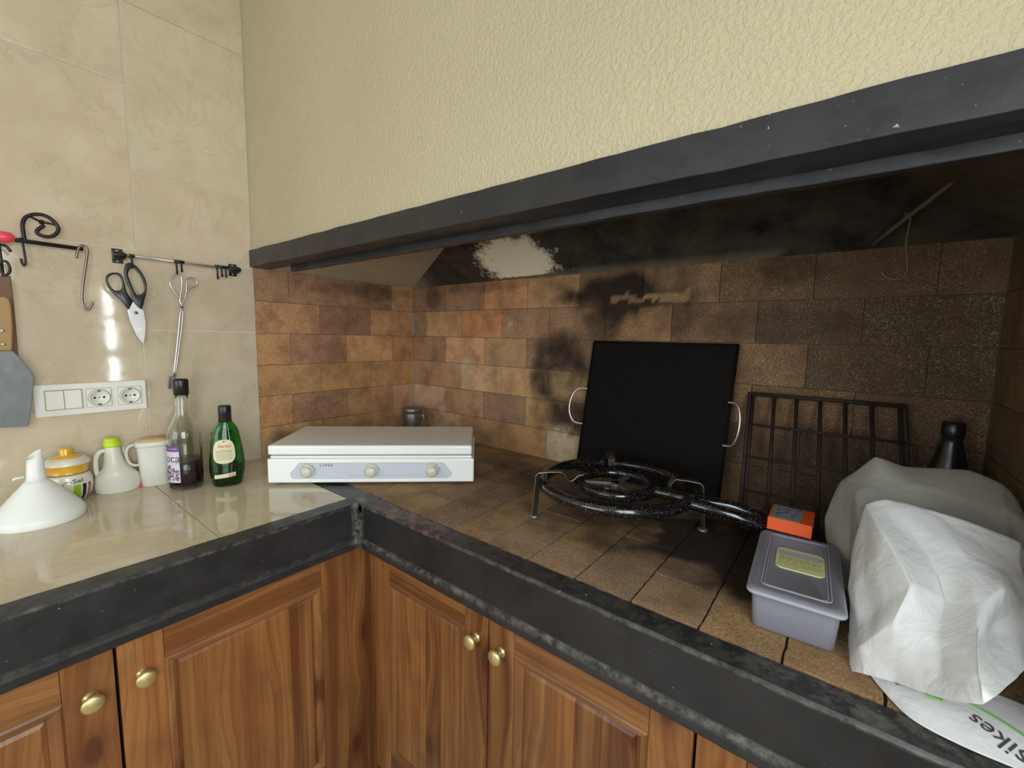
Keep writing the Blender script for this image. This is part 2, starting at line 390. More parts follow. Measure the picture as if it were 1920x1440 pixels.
def pale_back(x, z):
    p_ = 0.0
    for (cx, cz, r) in ((0.85, 0.07, 0.07), (0.60, 0.51, 0.018), (0.36, 0.32, 0.05)):
        p_ = max(p_, sstep(1.3, 0.6, math.hypot(x-cx, z-cz)/r))
    return p_
BR = [srgb(174, 134, 90), srgb(160, 120, 82), srgb(144, 106, 76), srgb(182, 142, 98), srgb(126, 94, 72), srgb(156, 116, 82), srgb(170, 126, 80), srgb(138, 102, 74)]
def bricks(mb, P, rows, joints, u1, soot_shadef, palef=None, over=None, step=0.012, u0=0.0, rnd=None, gap=0.0009, tintf=None):
    rnd = rnd or random.Random(3)
    for r in range(len(rows)-1):
        z1, z0 = rows[r], rows[r+1]
        js = [u0]+[j for j in joints[r % len(joints)] if u0+0.012 < j < u1-0.012]+[u1]
        for c in range(len(js)-1):
            a, e = js[c]+gap, js[c+1]-gap; lo, hi = z0+gap, z1-gap
            col = rnd.choice(BR)
            if over and (r, c) in over: col = over[(r, c)]
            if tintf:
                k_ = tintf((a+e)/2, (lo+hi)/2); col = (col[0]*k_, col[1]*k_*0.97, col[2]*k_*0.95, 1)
            d0 = rnd.uniform(0, 0.0012); tl = rnd.uniform(-0.001, 0.001)
            nu = max(2, int((e-a)/step)); nv = max(2, int((hi-lo)/step))
            G = []; so = []; pa = []
            for j in range(-1, nv+2):
                row = []
                for i in range(-1, nu+2):
                    ii, jj = max(0, min(nu, i)), max(0, min(nv, j))
                    edge = (i < 0 or j < 0 or i > nu or j > nv)
                    rim = (ii in (0, nu)) or (jj in (0, nv))
                    u = a+(e-a)*ii/nu; v = lo+(hi-lo)*jj/nv
                    if rim: u += 0.0012*nz(u, v, 60, 1)*1.2; v += 0.0012*nz(u, v, 60, 5)*1.2
                    h = (-0.006 if edge else 0.0) + d0 + tl*(ii/nu-0.5)
                    row.append(P(u, v, h)); so.append(soot_shadef(u, v)); pa.append(palef(u, v) if palef else 0.0)
                G.append(row)
            mb.smooth = False; mb.grid(G, bcol=col, soot=so, pale=pa)
rows = [0.681, 0.567, 0.453, 0.339, 0.226, 0.112, -0.002]
odd = [0.222+0.2265*k for k in range(0, 9)]; even = [0.100+0.2255*k for k in range(0, 9)]
odd = [0.228, 0.458, 0.677, 0.902, 1.127, 1.355, 1.576, 1.802]; even = [0.1, 0.325, 0.553, 0.78, 1.002, 1.225, 1.455, 1.68]
b = MB(); b.smooth = True
LT = srgb(190, 152, 112); LT2 = srgb(192, 140, 100); DK = srgb(112, 76, 56)
over = {(0, 0): DK, (0, 2): srgb(190, 132, 88), (1, 2): srgb(178, 116, 66), (2, 1): LT2, (2, 0): srgb(140, 98, 66), (3, 2): LT, (3, 3): srgb(184, 142, 96), (3, 1): srgb(160, 118, 86), (3, 0): srgb(158, 112, 84),
        (4, 0): srgb(184, 146, 114), (4, 1): srgb(160, 116, 82), (5, 0): srgb(176, 142, 112), (5, 1): srgb(182, 148, 118), (5, 4): srgb(186, 164, 130), (3, 7): srgb(188, 134, 84), (3, 4): srgb(176, 140, 98),
        (2, 6): srgb(206, 150, 100), (2, 7): srgb(120, 88, 64), (2, 8): srgb(116, 86, 64), (0, 7): srgb(164, 118, 80), (1, 7): srgb(116, 84, 62), (1, 8): srgb(112, 82, 60), (1, 6): srgb(160, 112, 76)}
bricks(b, lambda u, v, h: Vector((u, 0.70-h, v)), rows, [odd, even], 1.908, soot_shade_back, pale_back, over, tintf=lambda u, v: (1.42-1.04*sstep(0.9, 1.65, u))*(1-0.25*sstep(0.6, 1.0, u)))  # colour darkens to the right, smoke stain mixed with painted shade
b.cur = 1; b.box((-0.05, 0.704, -0.15), (2.0, 0.80, 0.72), bcol=(0.1, 0.1, 0.1, 1), soot=0.3, pale=0.0)
struct(b.build('wall_back', [M_BRICK, M_MORTAR]))
b = MB()
over = {(1, 1): srgb(128, 86, 66), (1, 0): srgb(166, 118, 78), (2, 2): srgb(196, 144, 92), (2, 1): srgb(158, 110, 84), (1, 2): srgb(180, 130, 84), (4, 1): srgb(142, 100, 74), (3, 0): srgb(168, 124, 80), (3, 1): srgb(172, 124, 72),
        (0, 2): srgb(130, 94, 66), (4, 0): srgb(176, 126, 76), (3, 2): srgb(178, 128, 76), (4, 2): srgb(164, 118, 80), (2, 0): srgb(174, 126, 78), (4, 3): srgb(176, 136, 104), (2, 3): srgb(172, 116, 72)}
bricks(b, lambda u, v, h: Vector((0.0035+h, u, v)), rows, [[0.118, 0.347, 0.575], [0.234, 0.463]], 0.698, soot_left, None, over, rnd=random.Random(9), tintf=lambda u, v: 1.5)
b.cur = 2; b.box((0.0, 0.001, 0.0), (0.0026, 0.699, 0.680), bcol=(0.1, 0.1, 0.1, 1))
b.cur = 1
b.box((0.0, 0.692, 0.0), (0.008, 0.70, 0.34), bcol=(0.1, 0.1, 0.1, 1)); b.box((0.0, 0.692, 0.455), (0.008, 0.70, 0.565), bcol=(0.1, 0.1, 0.1, 1))
struct(b.build('wall_left_hearth', [M_BRICK, plain('pale_corner_mortar', srgb(160, 150, 126), 0.9), M_MORTAR]))
b = MB()
bricks(b, lambda u, v, h: Vector((1.91-h, 0.70-u, v)), rows, [[0.11, 0.34, 0.565], [0.225, 0.455]], 0.60, lambda u, v: 0.36, rnd=random.Random(12), tintf=lambda u, v: 0.5)  # evenly darker bricks: smoke stain and the hearth's shade in one colour
b.cur = 1; b.box((1.912, 0.10, 0.002), (2.15, 0.80, 0.68), bcol=(0.1, 0.1, 0.1, 1)); b.box((1.908, 0.0, 0.002), (2.15, 0.1, 0.68), bcol=(0.1, 0.1, 0.1, 1))
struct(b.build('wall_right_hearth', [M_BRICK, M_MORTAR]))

# smoked hood: four sloping faces rising to the flue
def hood():
    b = MB(); b.smooth = False
    zt = 0.95; B = [(0, 0.70), (1.91, 0.70), (1.91, 0.055), (0, 0.055)]; T = [(0.84, 0.372), (1.46, 0.372), (1.46, 0.055), (0.84, 0.055)]
    N = 46
    for f in range(4):
        a0, a1, t0, t1 = B[f], B[(f+1) % 4], T[f], T[(f+1) % 4]; G = []; so = []; pa = []
        nu = 90 if f in (0, 2) else 30; nv = 24
        for j in range(nv+1):
            row = []; q = j/nv
            for i in range(nu+1):
                s_ = i/nu
                p0 = Vector((*a0, 0.681)).lerp(Vector((*a1, 0.681)), s_); p1 = Vector((*t0, zt)).lerp(Vector((*t1, zt)), s_)
                P = p0.lerp(p1, q); row.append(P)
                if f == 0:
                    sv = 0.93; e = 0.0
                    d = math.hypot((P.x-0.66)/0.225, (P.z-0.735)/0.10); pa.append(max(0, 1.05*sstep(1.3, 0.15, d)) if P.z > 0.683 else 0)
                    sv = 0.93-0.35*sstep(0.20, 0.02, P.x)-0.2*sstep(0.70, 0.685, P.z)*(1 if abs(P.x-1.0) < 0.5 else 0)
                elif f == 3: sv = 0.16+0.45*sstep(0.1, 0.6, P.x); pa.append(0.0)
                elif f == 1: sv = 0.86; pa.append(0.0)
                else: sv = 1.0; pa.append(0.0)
                so.append(sv)
            G.append(row)
        b.smooth = True; b.grid(G, soot=so, pale=pa)
    for f in range(4):
        t0, t1 = T[f], T[(f+1) % 4]
        b.add([(*t0, zt), (*t1, zt), (*t1, 1.7), (*t0, 1.7)], [(0, 1, 2, 3)], soot=1.0, pale=0.0)
    o = b.build('wall_hood', M_HOOD, solid=0.0)
    return o
struct(hood())
b = MB(); b.box((0.0, 0.0, 0.735), (2.15, 0.054, 1.75)); struct(b.build('wall_front', M_PLASTER))
# black beam with the rough strip behind it
b = MB()
def beam_pts():
    return
n = 60
for (lo, hi) in (((0.001, -0.010, 0.681), (2.15, 0.060, 0.7365)), ((0.150, 0.060, 0.664), (1.91, 0.078, 0.70))):
    G = []
    prof = [(lo[1], hi[2]), (lo[1]-0.0, (lo[2]+hi[2])/2), (lo[1], lo[2]), (hi[1], lo[2]), (hi[1], hi[2]), (lo[1], hi[2])]
    for (yy, zz) in prof:
        row = []
        for i in range(n+1):
            x = lo[0]+(hi[0]-lo[0])*i/n
            row.append(Vector((x, yy+0.0012*nz(x, zz, 14, 2), zz+0.0014*nz(x, yy, 11, 4))))
        G.append(row)
    b.smooth = False; b.grid(G, wear=0.0, red=0.0)
    b.add([G[k][0] for k in range(5)], [(0, 1, 2, 3, 4)], wear=0.0, red=0.0); b.add([G[k][-1] for k in range(5)], [(4, 3, 2, 1, 0)], wear=0.0, red=0.0)
struct(b.build('trim_1', M_BLACK, bevel=0.002))

# room shell behind the camera
M_WALLP = plain('room_paint', srgb(214, 204, 178), 0.8); M_FLOOR = plain('floor_tile', srgb(176, 158, 134), 0.3); M_CEIL = plain('ceiling_paint', srgb(228, 224, 212), 0.85)
b = MB(); b.box((-0.1, -3.3, -CT-0.1), (2.3, 0.9, -CT)); struct(b.build('floor', M_FLOOR))
b = MB(); b.box((-0.1, -3.3, 1.75), (2.3, 0.9, 1.85)); struct(b.build('ceiling', M_CEIL))
b = MB()   # right wall with the window opening and a slot added beside the hearth for the tile streak
X0, X1 = 2.15, 2.25
for (y0, y1, z0, z1) in ((-3.3, -1.52, -CT, 1.75), (-1.52, -0.44, -CT, 0.0), (-1.52, -0.44, 1.0, 1.75), (-0.44, -0.055, -CT, 1.75), (-0.055, 0.9, -CT, -0.01), (-0.055, 0.9, 0.74, 1.75), (-0.012, 0.9, -0.01, 0.74)):
    b.box((X0, y0, z0), (X1, y1, z1))
struct(b.build('wall_right', M_WALLP))
b = MB()
for (lo, hi) in (((2.16, -1.52, 0.0), (2.20, -1.47, 1.0)), ((2.16, -0.49, 0.0), (2.20, -0.44, 1.0)), ((2.16, -1.47, 0.0), (2.20, -0.49, 0.04)), ((2.16, -1.47, 0.96), (2.20, -0.49, 1.0)), ((2.165, -1.0, 0.04), (2.195, -0.96, 0.96)), ((2.151, -0.0555, 0.27), (2.162, -0.0115, 0.335)), ((2.151, -0.0555, 0.52), (2.162, -0.0115, 0.55))):  # last two: unseen bars added across the slot to break up its streak
    b.box(lo, hi)
struct(b.build('window_1', M_SWITCH))
b = MB()
for (x0, x1, z0, z1) in ((-0.1, 0.12, -CT, 1.75), (1.88, 2.25, -CT, 1.75), (0.12, 1.88, 1.48, 1.75), (0.12, 1.88, -CT, -0.18)):
    b.box((x0, -2.85, z0), (x1, -2.75, z1))
struct(b.build('wall_rear', M_WALLP))

# ------------------------------------------------------------------ counter (left leg) and hearth (right leg)
ctr = thing('worktop', 'L-shaped counter with glossy cream tiles on the left and black painted front edges', 'worktop', (0.32, -0.8, 0))
b = MB(); b.cur = 1; b.box((0.0005, -2.2, -0.11), (0.60, -0.001, -0.004), tint=0.0); b.cur = 0
for (x0, x1, y0, y1) in ((0.001, 0.594, -0.323, -0.012), (0.001, 0.42, -0.94, -0.323), (0.42, 0.594, -0.94, -0.323), (0.001, 0.42, -1.56, -0.94), (0.42, 0.594, -1.56, -0.94), (0.001, 0.594, -2.2, -1.56)):
    b.box((x0+0.001, y0+0.001, -0.004), (x1-0.001, y1-0.001, 0.0), tint=random.random()*0.3)
b.box((0.001, -0.011, -0.004), (0.30, 0.045, 0.0), tint=0.3)
b.build('tile_top', [M_CTILE, M_GROUT], ctr, bevel=0.0005, seg=1)
def edge_profile(mb, path, wear_lightf, redf):
    # profile offsets out from the face (o) and z
    prof = [(-0.052, -0.02), (-0.052, 0.0008), (-0.030, 0.0012), (-0.004, 0.001), (0.0, -0.004), (0.0, -0.008), (0.0, -0.050), (0.0, -0.088), (0.0, -0.091), (0.003, -0.0935), (0.0085, -0.098), (0.0095, -0.104), (0.0095, -0.117), (0.006, -0.121), (-0.030, -0.121)]
    G = [[] for _ in prof]; we = []; re_ = []
    pts = []
    for k in range(len(path)-1):
        (p0, n0), (p1, n1) = path[k], path[k+1]; m_ = max(2, int((Vector(p1)-Vector(p0)).length/0.012))
        for i in range(m_+(k == len(path)-2)):
            t = i/m_; pts.append((Vector(p0).lerp(Vector(p1), t), Vector(n0).lerp(Vector(n1), t)))
    for r, (o, z) in enumerate(prof):
        for (p_, nn_) in pts:
            j = 0.0013*nz(p_.x+p_.y, z*3, 22, r*0.3) if 0 < r < 14 else 0
            edge = 0.0035*nz(p_.x+p_.y, 0, 30, 9) if r == 1 and redf(p_.x, p_.y) >= 0 and p_.x > 0.645 else 0
            q = Vector((p_.x+nn_.x*(o+edge), p_.y+nn_.y*(o+edge), z+j*0.6)); G[r].append(q)
            we.append(wear_lightf(r, p_)); re_.append(max(0, redf(p_.x, p_.y)) if r in (1, 2, 3) else 0)
    mb.smooth = False; mb.grid(G, wear=we, red=re_)
b = MB()
corner = (0.645, -0.012)
path = [((0.645, -2.2, 0), (1, 0, 0)), ((0.645, -0.012, 0), (1, -1, 0)), ((2.15, -0.012, 0), (0, -1, 0))]
def wear_lightf(r, p_):
    right = p_.x > 0.66
    w_ = 0.0
    if r in (9, 10): w_ = (0.55 if right else 0.16)  # right ledge paler: dust and wear plus painted light catching it
    if r == 11: w_ = 0.10 if right else 0.0
    if r == 4: w_ = max(w_, 0.42)
    if r == 3: w_ = 0.12
    if right and r in (1, 2): w_ = max(w_, 0.18+0.3*sstep(1.5, 1.75, p_.x))  # right top band: wear plus a light reflection painted in towards its end
    if abs(p_.x-0.645)+abs(p_.y+0.012) < 0.02: w_ = 0.9
    return w_
edge_profile(b, path, wear_lightf, lambda x, y: sstep(0.68, 0.74, x)*sstep(1.02, 0.95, x)*0.9)
# the black band continues back along the joint between tile and hearth
G = [[Vector((0.645+0.0-0.35*t_, 0.0+0.05*0, 0.0009)) for t_ in (0, 1)], [Vector((0.68-0.35*t_, 0.052, 0.0009)) for t_ in (0, 1)]]
b.box((0.20, -0.012, -0.02), (0.60, 0.052, 0.0007), wear=0.3, red=0.0)
b.box((0.59, -0.012, -0.02), (0.66, 0.052, 0.0009), wear=0.25, red=0.0)
b.build('black_edge', M_BLACK, ctr)
def soot_shade_floor(x, y):
    s = 0.24+0.1*nz(x, y, 4, 1)
    for (cx, cy, rx, ry, a) in ((1.48, 0.37, 0.24, 0.20, 1.15), (1.25, 0.40, 0.28, 0.22, 0.75), (0.95, 0.50, 0.3, 0.16, 0.62), (1.75, 0.45, 0.25, 0.3, 0.8), (1.05, 0.28, 0.10, 0.08, 0.45), (1.42, 0.24, 0.10, 0.05, 0.5)):  # first patch mixes soot with the bag's painted shadow
        d = math.hypot((x-cx)/rx, (y-cy)/ry)+0.45*nz(x, y, 8, 4); s = max(s, a*sstep(1.3, 0.45, d))
    s *= 1-0.9*sstep(0.20, 0.08, y)*sstep(0.95, 1.1, x)  # front strip cleared to paint in the light reaching the hearth edge
    return s
b = MB()
FB = [srgb(156, 124, 92), srgb(164, 128, 88), srgb(148, 112, 84), srgb(170, 134, 90), srgb(142, 114, 88)]
BR_, BR = BR, FB
cols = [0.02, 0.135, 0.25, 0.365, 0.48, 0.60, 0.712, 0.826, 0.945, 1.058, 1.17, 1.282, 1.394, 1.508, 1.622, 1.735, 1.848, 1.908]
jA = [0.165, 0.39, 0.615]; jB = [0.28, 0.50]
bricks(b, lambda u, v, h: Vector((v, u, h*1.0-0.001)), cols[::-1], [jA, jB] if (len(cols)-1) % 2 else [jB, jA], 0.698, lambda u, v: soot_shade_floor(v, u), None, None, u0=0.046, rnd=random.Random(21), gap=0.0018)
BR = BR_
b.cur = 1; b.box((0.0005, 0.03, -0.11), (1.908, 0.70, -0.004), bcol=(0.1, 0.1, 0.1, 1), soot=0.5, pale=0.0)
hp = b.build('hearth_floor', [M_PAVER, M_MORTARF], ctr)

# ------------------------------------------------------------------ cabinets
def frame_fn(leg):
    # maps (u along the run, d outwards, z) to world
    if leg == 'L': return lambda u, d, z: Vector((0.62+d, u, z))
    return lambda u, d, z: Vector((u, 0.02-d, z))
ZT, ZB = -0.132, -0.80
def board(mb, F, u0, u1, d0, d1, z0, z1, vert=True, tint=None, seed=None):
    t = random.random() if tint is None else tint; sd = random.random()*40 if seed is None else seed
    us = [u0, u1]; cs = [(u, d, z) for z in (z0, z1) for d in (d0, d1) for u in us]
    vs = [F(*c) for c in cs]; gc = [((c[0]-u0+sd*1.7, c[2]+sd, sd) if vert else (c[2]-z0+sd*1.7, c[0]+sd, sd)) for c in cs]
    s = mb.smooth; mb.smooth = False
    mb.add(vs, [(0,1,3,2),(4,6,7,5),(0,4,5,1),(2,3,7,6),(0,2,6,4),(1,5,7,3)], gc=gc, tint=t); mb.smooth = s
def door(parent, leg, u0, u1, knob_u, tint=0.5, ztop=ZT):
    F = frame_fn(leg); sw, rh = 0.070, 0.072; th = 0.018
    b = MB(); T = lambda: max(0, min(1, tint+random.uniform(-0.42, 0.42)))
    board(b, F, u0, u0+sw, -th, 0, ZB, ztop, True, T()); board(b, F, u1-sw, u1, -th, 0, ZB, ztop, True, T())
    board(b, F, u0+sw+0.0005, u1-sw-0.0005, -th, -0.0006, ztop-rh, ztop, False, T()); board(b, F, u0+sw+0.0005, u1-sw-0.0005, -th, -0.0006, ZB, ZB+rh, False, T())
    d = b.build('door', M_WOOD, parent, bevel=0.0012)
    # moulding: four mitred ramps falling towards the panel
    b = MB(); b.smooth = False; a0, a1, z0, z1 = u0+sw, u1-sw, ZB+rh, ztop-rh; prof = [(0.0, -0.001), (0.004, 0.002), (0.012, 0.001), (0.020, -0.006), (0.022, -0.010)]
    t = T(); sd = random.random()*30
    for (A, B_) in (((a0, z1), (a1, z1)), ((a1, z1), (a1, z0)), ((a1, z0), (a0, z0)), ((a0, z0), (a0, z1))):
        G = []; gc = []
        cx, cz = (a0+a1)/2, (z0+z1)/2
        for (o, dd) in prof:
            row = []
            for (u, z) in (A, B_):
                uu = u+(o if u < cx else -o); zz = z+(o if z < cz else -o); row.append(F(uu, dd, zz))
                gc.append((o+sd, (uu if A[1] == B_[1] else zz)+sd, sd))
            G.append(row)
        b.grid(G, gc=gc, tint=t)
    b.build('moulding', M_WOOD, d)
    # raised panel made of glued staves
    b = MB(); b.smooth = False; i0, i1, k0, k1 = a0+0.018, a1-0.018, z0+0.018, z1-0.018; bev = 0.010
    ns = max(3, int((i1-i0)/0.055)); cuts = [i0+bev+(i1-i0-2*bev)*q/ns for q in range(ns+1)]
    for q in range(ns):
        t = T(); sd = random.random()*40
        L_ = [(cuts[q], k0+bev), (cuts[q+1], k0+bev), (cuts[q+1], k1-bev), (cuts[q], k1-bev)]
        lo = i0 if q == 0 else cuts[q]; hi = i1 if q == ns-1 else cuts[q+1]
        O = [(lo, k0), (hi, k0), (hi, k1), (lo, k1)]
        vs = [F(u, -0.0045, z) for u, z in L_]+[F(u, -0.012, z) for u, z in O]
        gc = [(u+sd*1.3, z+sd, sd) for u, z in L_+O]
        fs = [(0, 1, 2, 3), (0, 4, 5, 1), (2, 6, 7, 3)]
        if q == 0: fs.append((3, 7, 4, 0))
        if q == ns-1: fs.append((1, 5, 6, 2))
        b.add(vs, fs, gc=gc, tint=t)
    b.build('panel', M_WOOD, d)
    # knob
    if knob_u is not None:
        b = MB(); kz = -0.215
        ax = Matrix(((0,0,1),(0,1,0),(-1,0,0))) if leg == 'L' else Matrix(((1,0,0),(0,0,-1),(0,1,0)))
        prof = [(0.0095, 0), (0.0095, 0.0015), (0.006, 0.003), (0.0055, 0.006), (0.0075, 0.007), (0.0055, 0.0085), (0.006, 0.011), (0.011, 0.0145), (0.0135, 0.018), (0.0135, 0.0205), (0.0115, 0.023), (0.0105, 0.0235), (0.005, 0.0252), (0.0001, 0.0256)]
        b.lathe([(q*1.22, z*1.18) for q, z in prof], F(knob_u, 0, kz), 28, axis=ax)
    b.build('knob', M_BRASS, d)
    return d
def cabinet(label, leg, u0, u1, doors, back):
    F = frame_fn(leg); o = thing('base_cabinet', label, 'cabinet', F((u0+u1)/2, -0.25, -CT))
    b = MB(); e = 0.003
    D = back
    board(b, F, u0+e, u0+0.02, -D, -0.022, -0.88, -0.124, True, 0.3); board(b, F, u1-0.02, u1-e, -D, -0.022, -0.88, -0.124, True, 0.3)
    board(b, F, u0+0.02, u1-0.02, -D, -0.022, -0.88, -0.86, False, 0.3); board(b, F, u0+0.02, u1-0.02, -D, -D+0.01, -0.86, -0.124, True, 0.2)
    board(b, F, u0+0.02, u1-0.02, -0.06, -0.022, -0.15, -0.124, False, 0.3); board(b, F, u0+0.02, u1-0.02, -0.06, -0.025, -0.86, -0.82, False, 0.3)
    b.build('body', M_WOOD, o)
    for (a, c, k, t) in doors: door(o, leg, a, c, k, t)
    return o
cabinet('stained pine double cabinet under the cream tiled counter, brass knobs side by side', 'L', -0.985, -0.039, [(-0.985, -0.5135, -0.548, 0.45), (-0.5085, -0.039, -0.473, 0.55)], 0.55)
cabinet('stained pine double cabinet under the brick hearth, right of the inner corner', 'R', 0.662, 1.519, [(0.662, 1.0875, 1.053, 0.28), (1.0905, 1.5175, 1.126, 0.18)], 0.55)  # lower tints put the weaker light on these doors into the wood colour
cabinet('pine cabinet at the right end of the hearth, only its top left corner visible', 'R', 1.521, 2.14, [(1.5225, 2.14, 1.56, 0.35)], 0.55)
b = MB(); F = frame_fn('L')
board(b, F, -0.0385, 0.0205, -0.02, 0.001, -0.88, -0.122, True, 0.25)
F = frame_fn('R'); board(b, F, 0.612, 0.6605, -0.02, 0.002, -0.88, -0.122, True, 0.0)
tag(b.build('corner_post', M_WOOD, bevel=0.001), 'reddish brown corner fillet of the cabinets under the inner corner of the counter', 'post')

# ------------------------------------------------------------------ portable gas hob
def hob():
    FL = Vector((0.322, -0.110, 0)); FR = Vector((0.775, 0.305, 0)); u = (FR-FL).normalized(); v = Vector((-u.y, u.x, 0)); W = (FR-FL).length; D = 0.285
    R = Matrix((u, v, Vector((0,0,1)))).transposed(); org = FL
    o = thing('gas_hob', 'white portable three burner gas hob with its lid closed, across the counter corner', 'stove', (FL+FR)/2+v*D/2)
    b = MB(); b.box((0, 0, 0.008), (W, D, 0.082), R, org); b.box((0.006, 0.006, 0.082), (W-0.006, D-0.006, 0.090), R, org)
    b.build('body', M_WHITEEN, o, bevel=0.006, seg=4)
    b = MB(); b.box((0.012, 0.02, 0.0885), (W-0.012, D-0.01, 0.0965), R, org); b.build('seal', M_SLOT, o)
    b = MB(); b.box((0.004, -0.004, 0.0945), (W-0.006, D-0.004, 0.124), R, org); b.build('lid', M_WHITEEN, o, bevel=0.006, seg=4)
    for (x, y) in ((0.03, 0.03), (W-0.03, 0.03), (0.03, D-0.03), (W-0.03, D-0.03)):
        b = MB(); b.lathe([(0.012, 0.0015), (0.013, 0.006), (0.011, 0.012)], org+R @ Vector((x, y, 0)), 20); b.build('foot', M_BPLAST, o)
    poly = [(0.068, 0.028), (0.074, 0.022), (W-0.085, 0.022), (W-0.072, 0.026), (W-0.068, 0.036), (W-0.094, 0.070), (0.094, 0.070), (0.067, 0.038)]
    mp = lambda d: (lambda x, z: org+R @ Vector((x, d, z)))
    b = MB(); b.prism(poly, mp(-0.0008), mp(0.001)); fp = b.build('control_panel', M_PANELGR, o)
    b = MB(); P = [mp(-0.0012)(x, z) for x, z in poly]; b.tube(P, 0.0004, 5, closed=True)
    b.tube([mp(-0.001)(0.235, 0.031), mp(-0.001)(0.46, 0.031)], 0.0003, 4); b.build('outline', plain('grey_print', srgb(150, 154, 160), 0.5), fp)
    b = MB(); text(b, 'LYNX', 0.0125, lambda x, z: mp(-0.0013)(0.172+x*1.25, 0.0625+z*0.85)); b.build('lettering', M_INK, fp)
    ax = Matrix((R @ Vector((1,0,0)), R @ Vector((0,0,1)), R @ Vector((0,-1,0)))).transposed()
    for x in (0.117, 0.305, 0.487):
        b = MB(); c_ = mp(-0.001)(x, 0.046)
        b.lathe([(0.0205, 0), (0.0205, 0.004), (0.0185, 0.006), (0.0165, 0.0065), (0.0150, 0.018), (0.0135, 0.0205), (0.0001, 0.0215)], c_, 32, axis=ax)
        k = b.build('knob', M_KNOB, o)
        b = MB(); 
        for q in range(5):
            a = math.radians(20+28*q); b.lathe([(0.0012, 0), (0.0001, 0.0003)], mp(-0.0012)(x+0.0245*math.cos(a)*0.95, 0.046+0.0225*math.sin(a)), 8, axis=ax)
        b.build('mark', M_INK, k)
hob()

# small steel jar in the hearth corner
o = thing('steel_jar', 'small lidded steel jar in the brick corner behind the white hob', 'jar', (0.115, 0.60, 0))
b = MB(); b.lathe([(0.036, 0.0), (0.039, 0.004), (0.039, 0.10), (0.036, 0.112)], (0.115, 0.60, 0), 36)
b.build('body', M_DSTEEL, o)
b = MB(); b.lathe([(0.042, 0.112), (0.043, 0.114), (0.043, 0.128), (0.040, 0.131), (0.030, 0.132), (0.0001, 0.1325)], (0.115, 0.60, 0), 36); b.build('lid', M_DSTEEL, o)
b = MB(); d = Vector((0.62, 0.3, 0)).normalized()*1.0
b.tube(spline([Vector((0.115, 0.60, 0.09))+d*0.038, Vector((0.115, 0.60, 0.10))+d*0.052, Vector((0.115, 0.60, 0.07))+d*0.056, Vector((0.115, 0.60, 0.05))+d*0.038]), 0.003, 8); b.build('handle', M_STEEL, o)

# ------------------------------------------------------------------ griddle plate leaning on the back wall
o = thing('griddle_plate', 'square black iron griddle leaning against the brick back wall, steel loop handles', 'griddle', (1.18, 0.655, 0))
BL, BRt, TL, TR = Vector((0.945, 0.645, 0.002)), Vector((1.405, 0.645, 0.002)), Vector((0.972, 0.690, 0.450)), Vector((1.418, 0.690, 0.450))
def pl(s, t, d=0.0): return BL.lerp(BRt, s).lerp(TL.lerp(TR, s), t)+Vector((0, -1, 0.1))*d
b = MB(); b.smooth = False
vs = []
for d in (0.0, 0.004):
    vs += [pl(0, 0, d), pl(1, 0, d), pl(1, 1, d), pl(0, 1, d)]
b.add(vs, [(0, 1, 2, 3), (7, 6, 5, 4), (0, 4, 5, 1), (1, 5, 6, 2), (2, 6, 7, 3), (3, 7, 4, 0)])
b.build('plate', M_SOOTIRON, o, bevel=0.001)
b = MB()
for (A, B_) in (((0.004, 0.01), (0.004, 0.99)), ((0.996, 0.01), (0.996, 0.99)), ((0.004, 0.99), (0.996, 0.99)), ((0.004, 0.01), (0.996, 0.01))):
    b.tube([pl(*A, 0.006), pl(*B_, 0.006)], 0.0035, 6)
b.build('rim', M_SOOTIRON, o)
def dh(cs, sgn):
    pts = []
    for q in range(13):
        a = math.pi*q/12; pts.append(pl(cs+sgn*(0.025+(0.085 if sgn < 0 else 0.055)*math.sin(a)**0.8), 0.50+0.135*math.cos(a), 0.010+0.012*math.sin(a)))
    pts = [pl(cs-sgn*0.005, 0.635, 0.008)]+pts+[pl(cs-sgn*0.005, 0.365, 0.008)]
    return spline(pts, 3)
b = MB(); b.tube(dh(0.0, -1), 0.0035, 10); b.build('handle', M_STEEL, o)
b = MB(); b.tube(dh(0.985, 1), 0.0035, 10); b.build('handle', M_STEEL, o)

# wire grill leaning to the right of the plate
o = thing('wire_grill', 'sooty wire grill leaning on the back wall between griddle and bottle', 'grill', (1.62, 0.6, 0))
gA = lambda s, t: Vector((1.488+0.30*s-0.026*t, 0.515+0.168*t, 0.006+0.310*t))
b = MB()
for i in range(7): b.tube([gA(i/6, 0), gA(i/6, 1)], 0.0045, 8)
for j in range(5): b.tube([gA(-0.01, j/4)+Vector((0, -0.006, 0)), gA(1.03, j/4)+Vector((0, -0.006, 0))], 0.0035 if 0 < j < 4 else 0.005, 8)
b.build('grid', M_RUSTIRON, o)
b = MB(); b.tube([gA(-0.03, 0), gA(-0.03, 1.0), gA(1.03, 1.0), gA(1.03, 0)], 0.005, 8); b.build('frame', M_RUSTIRON, o)

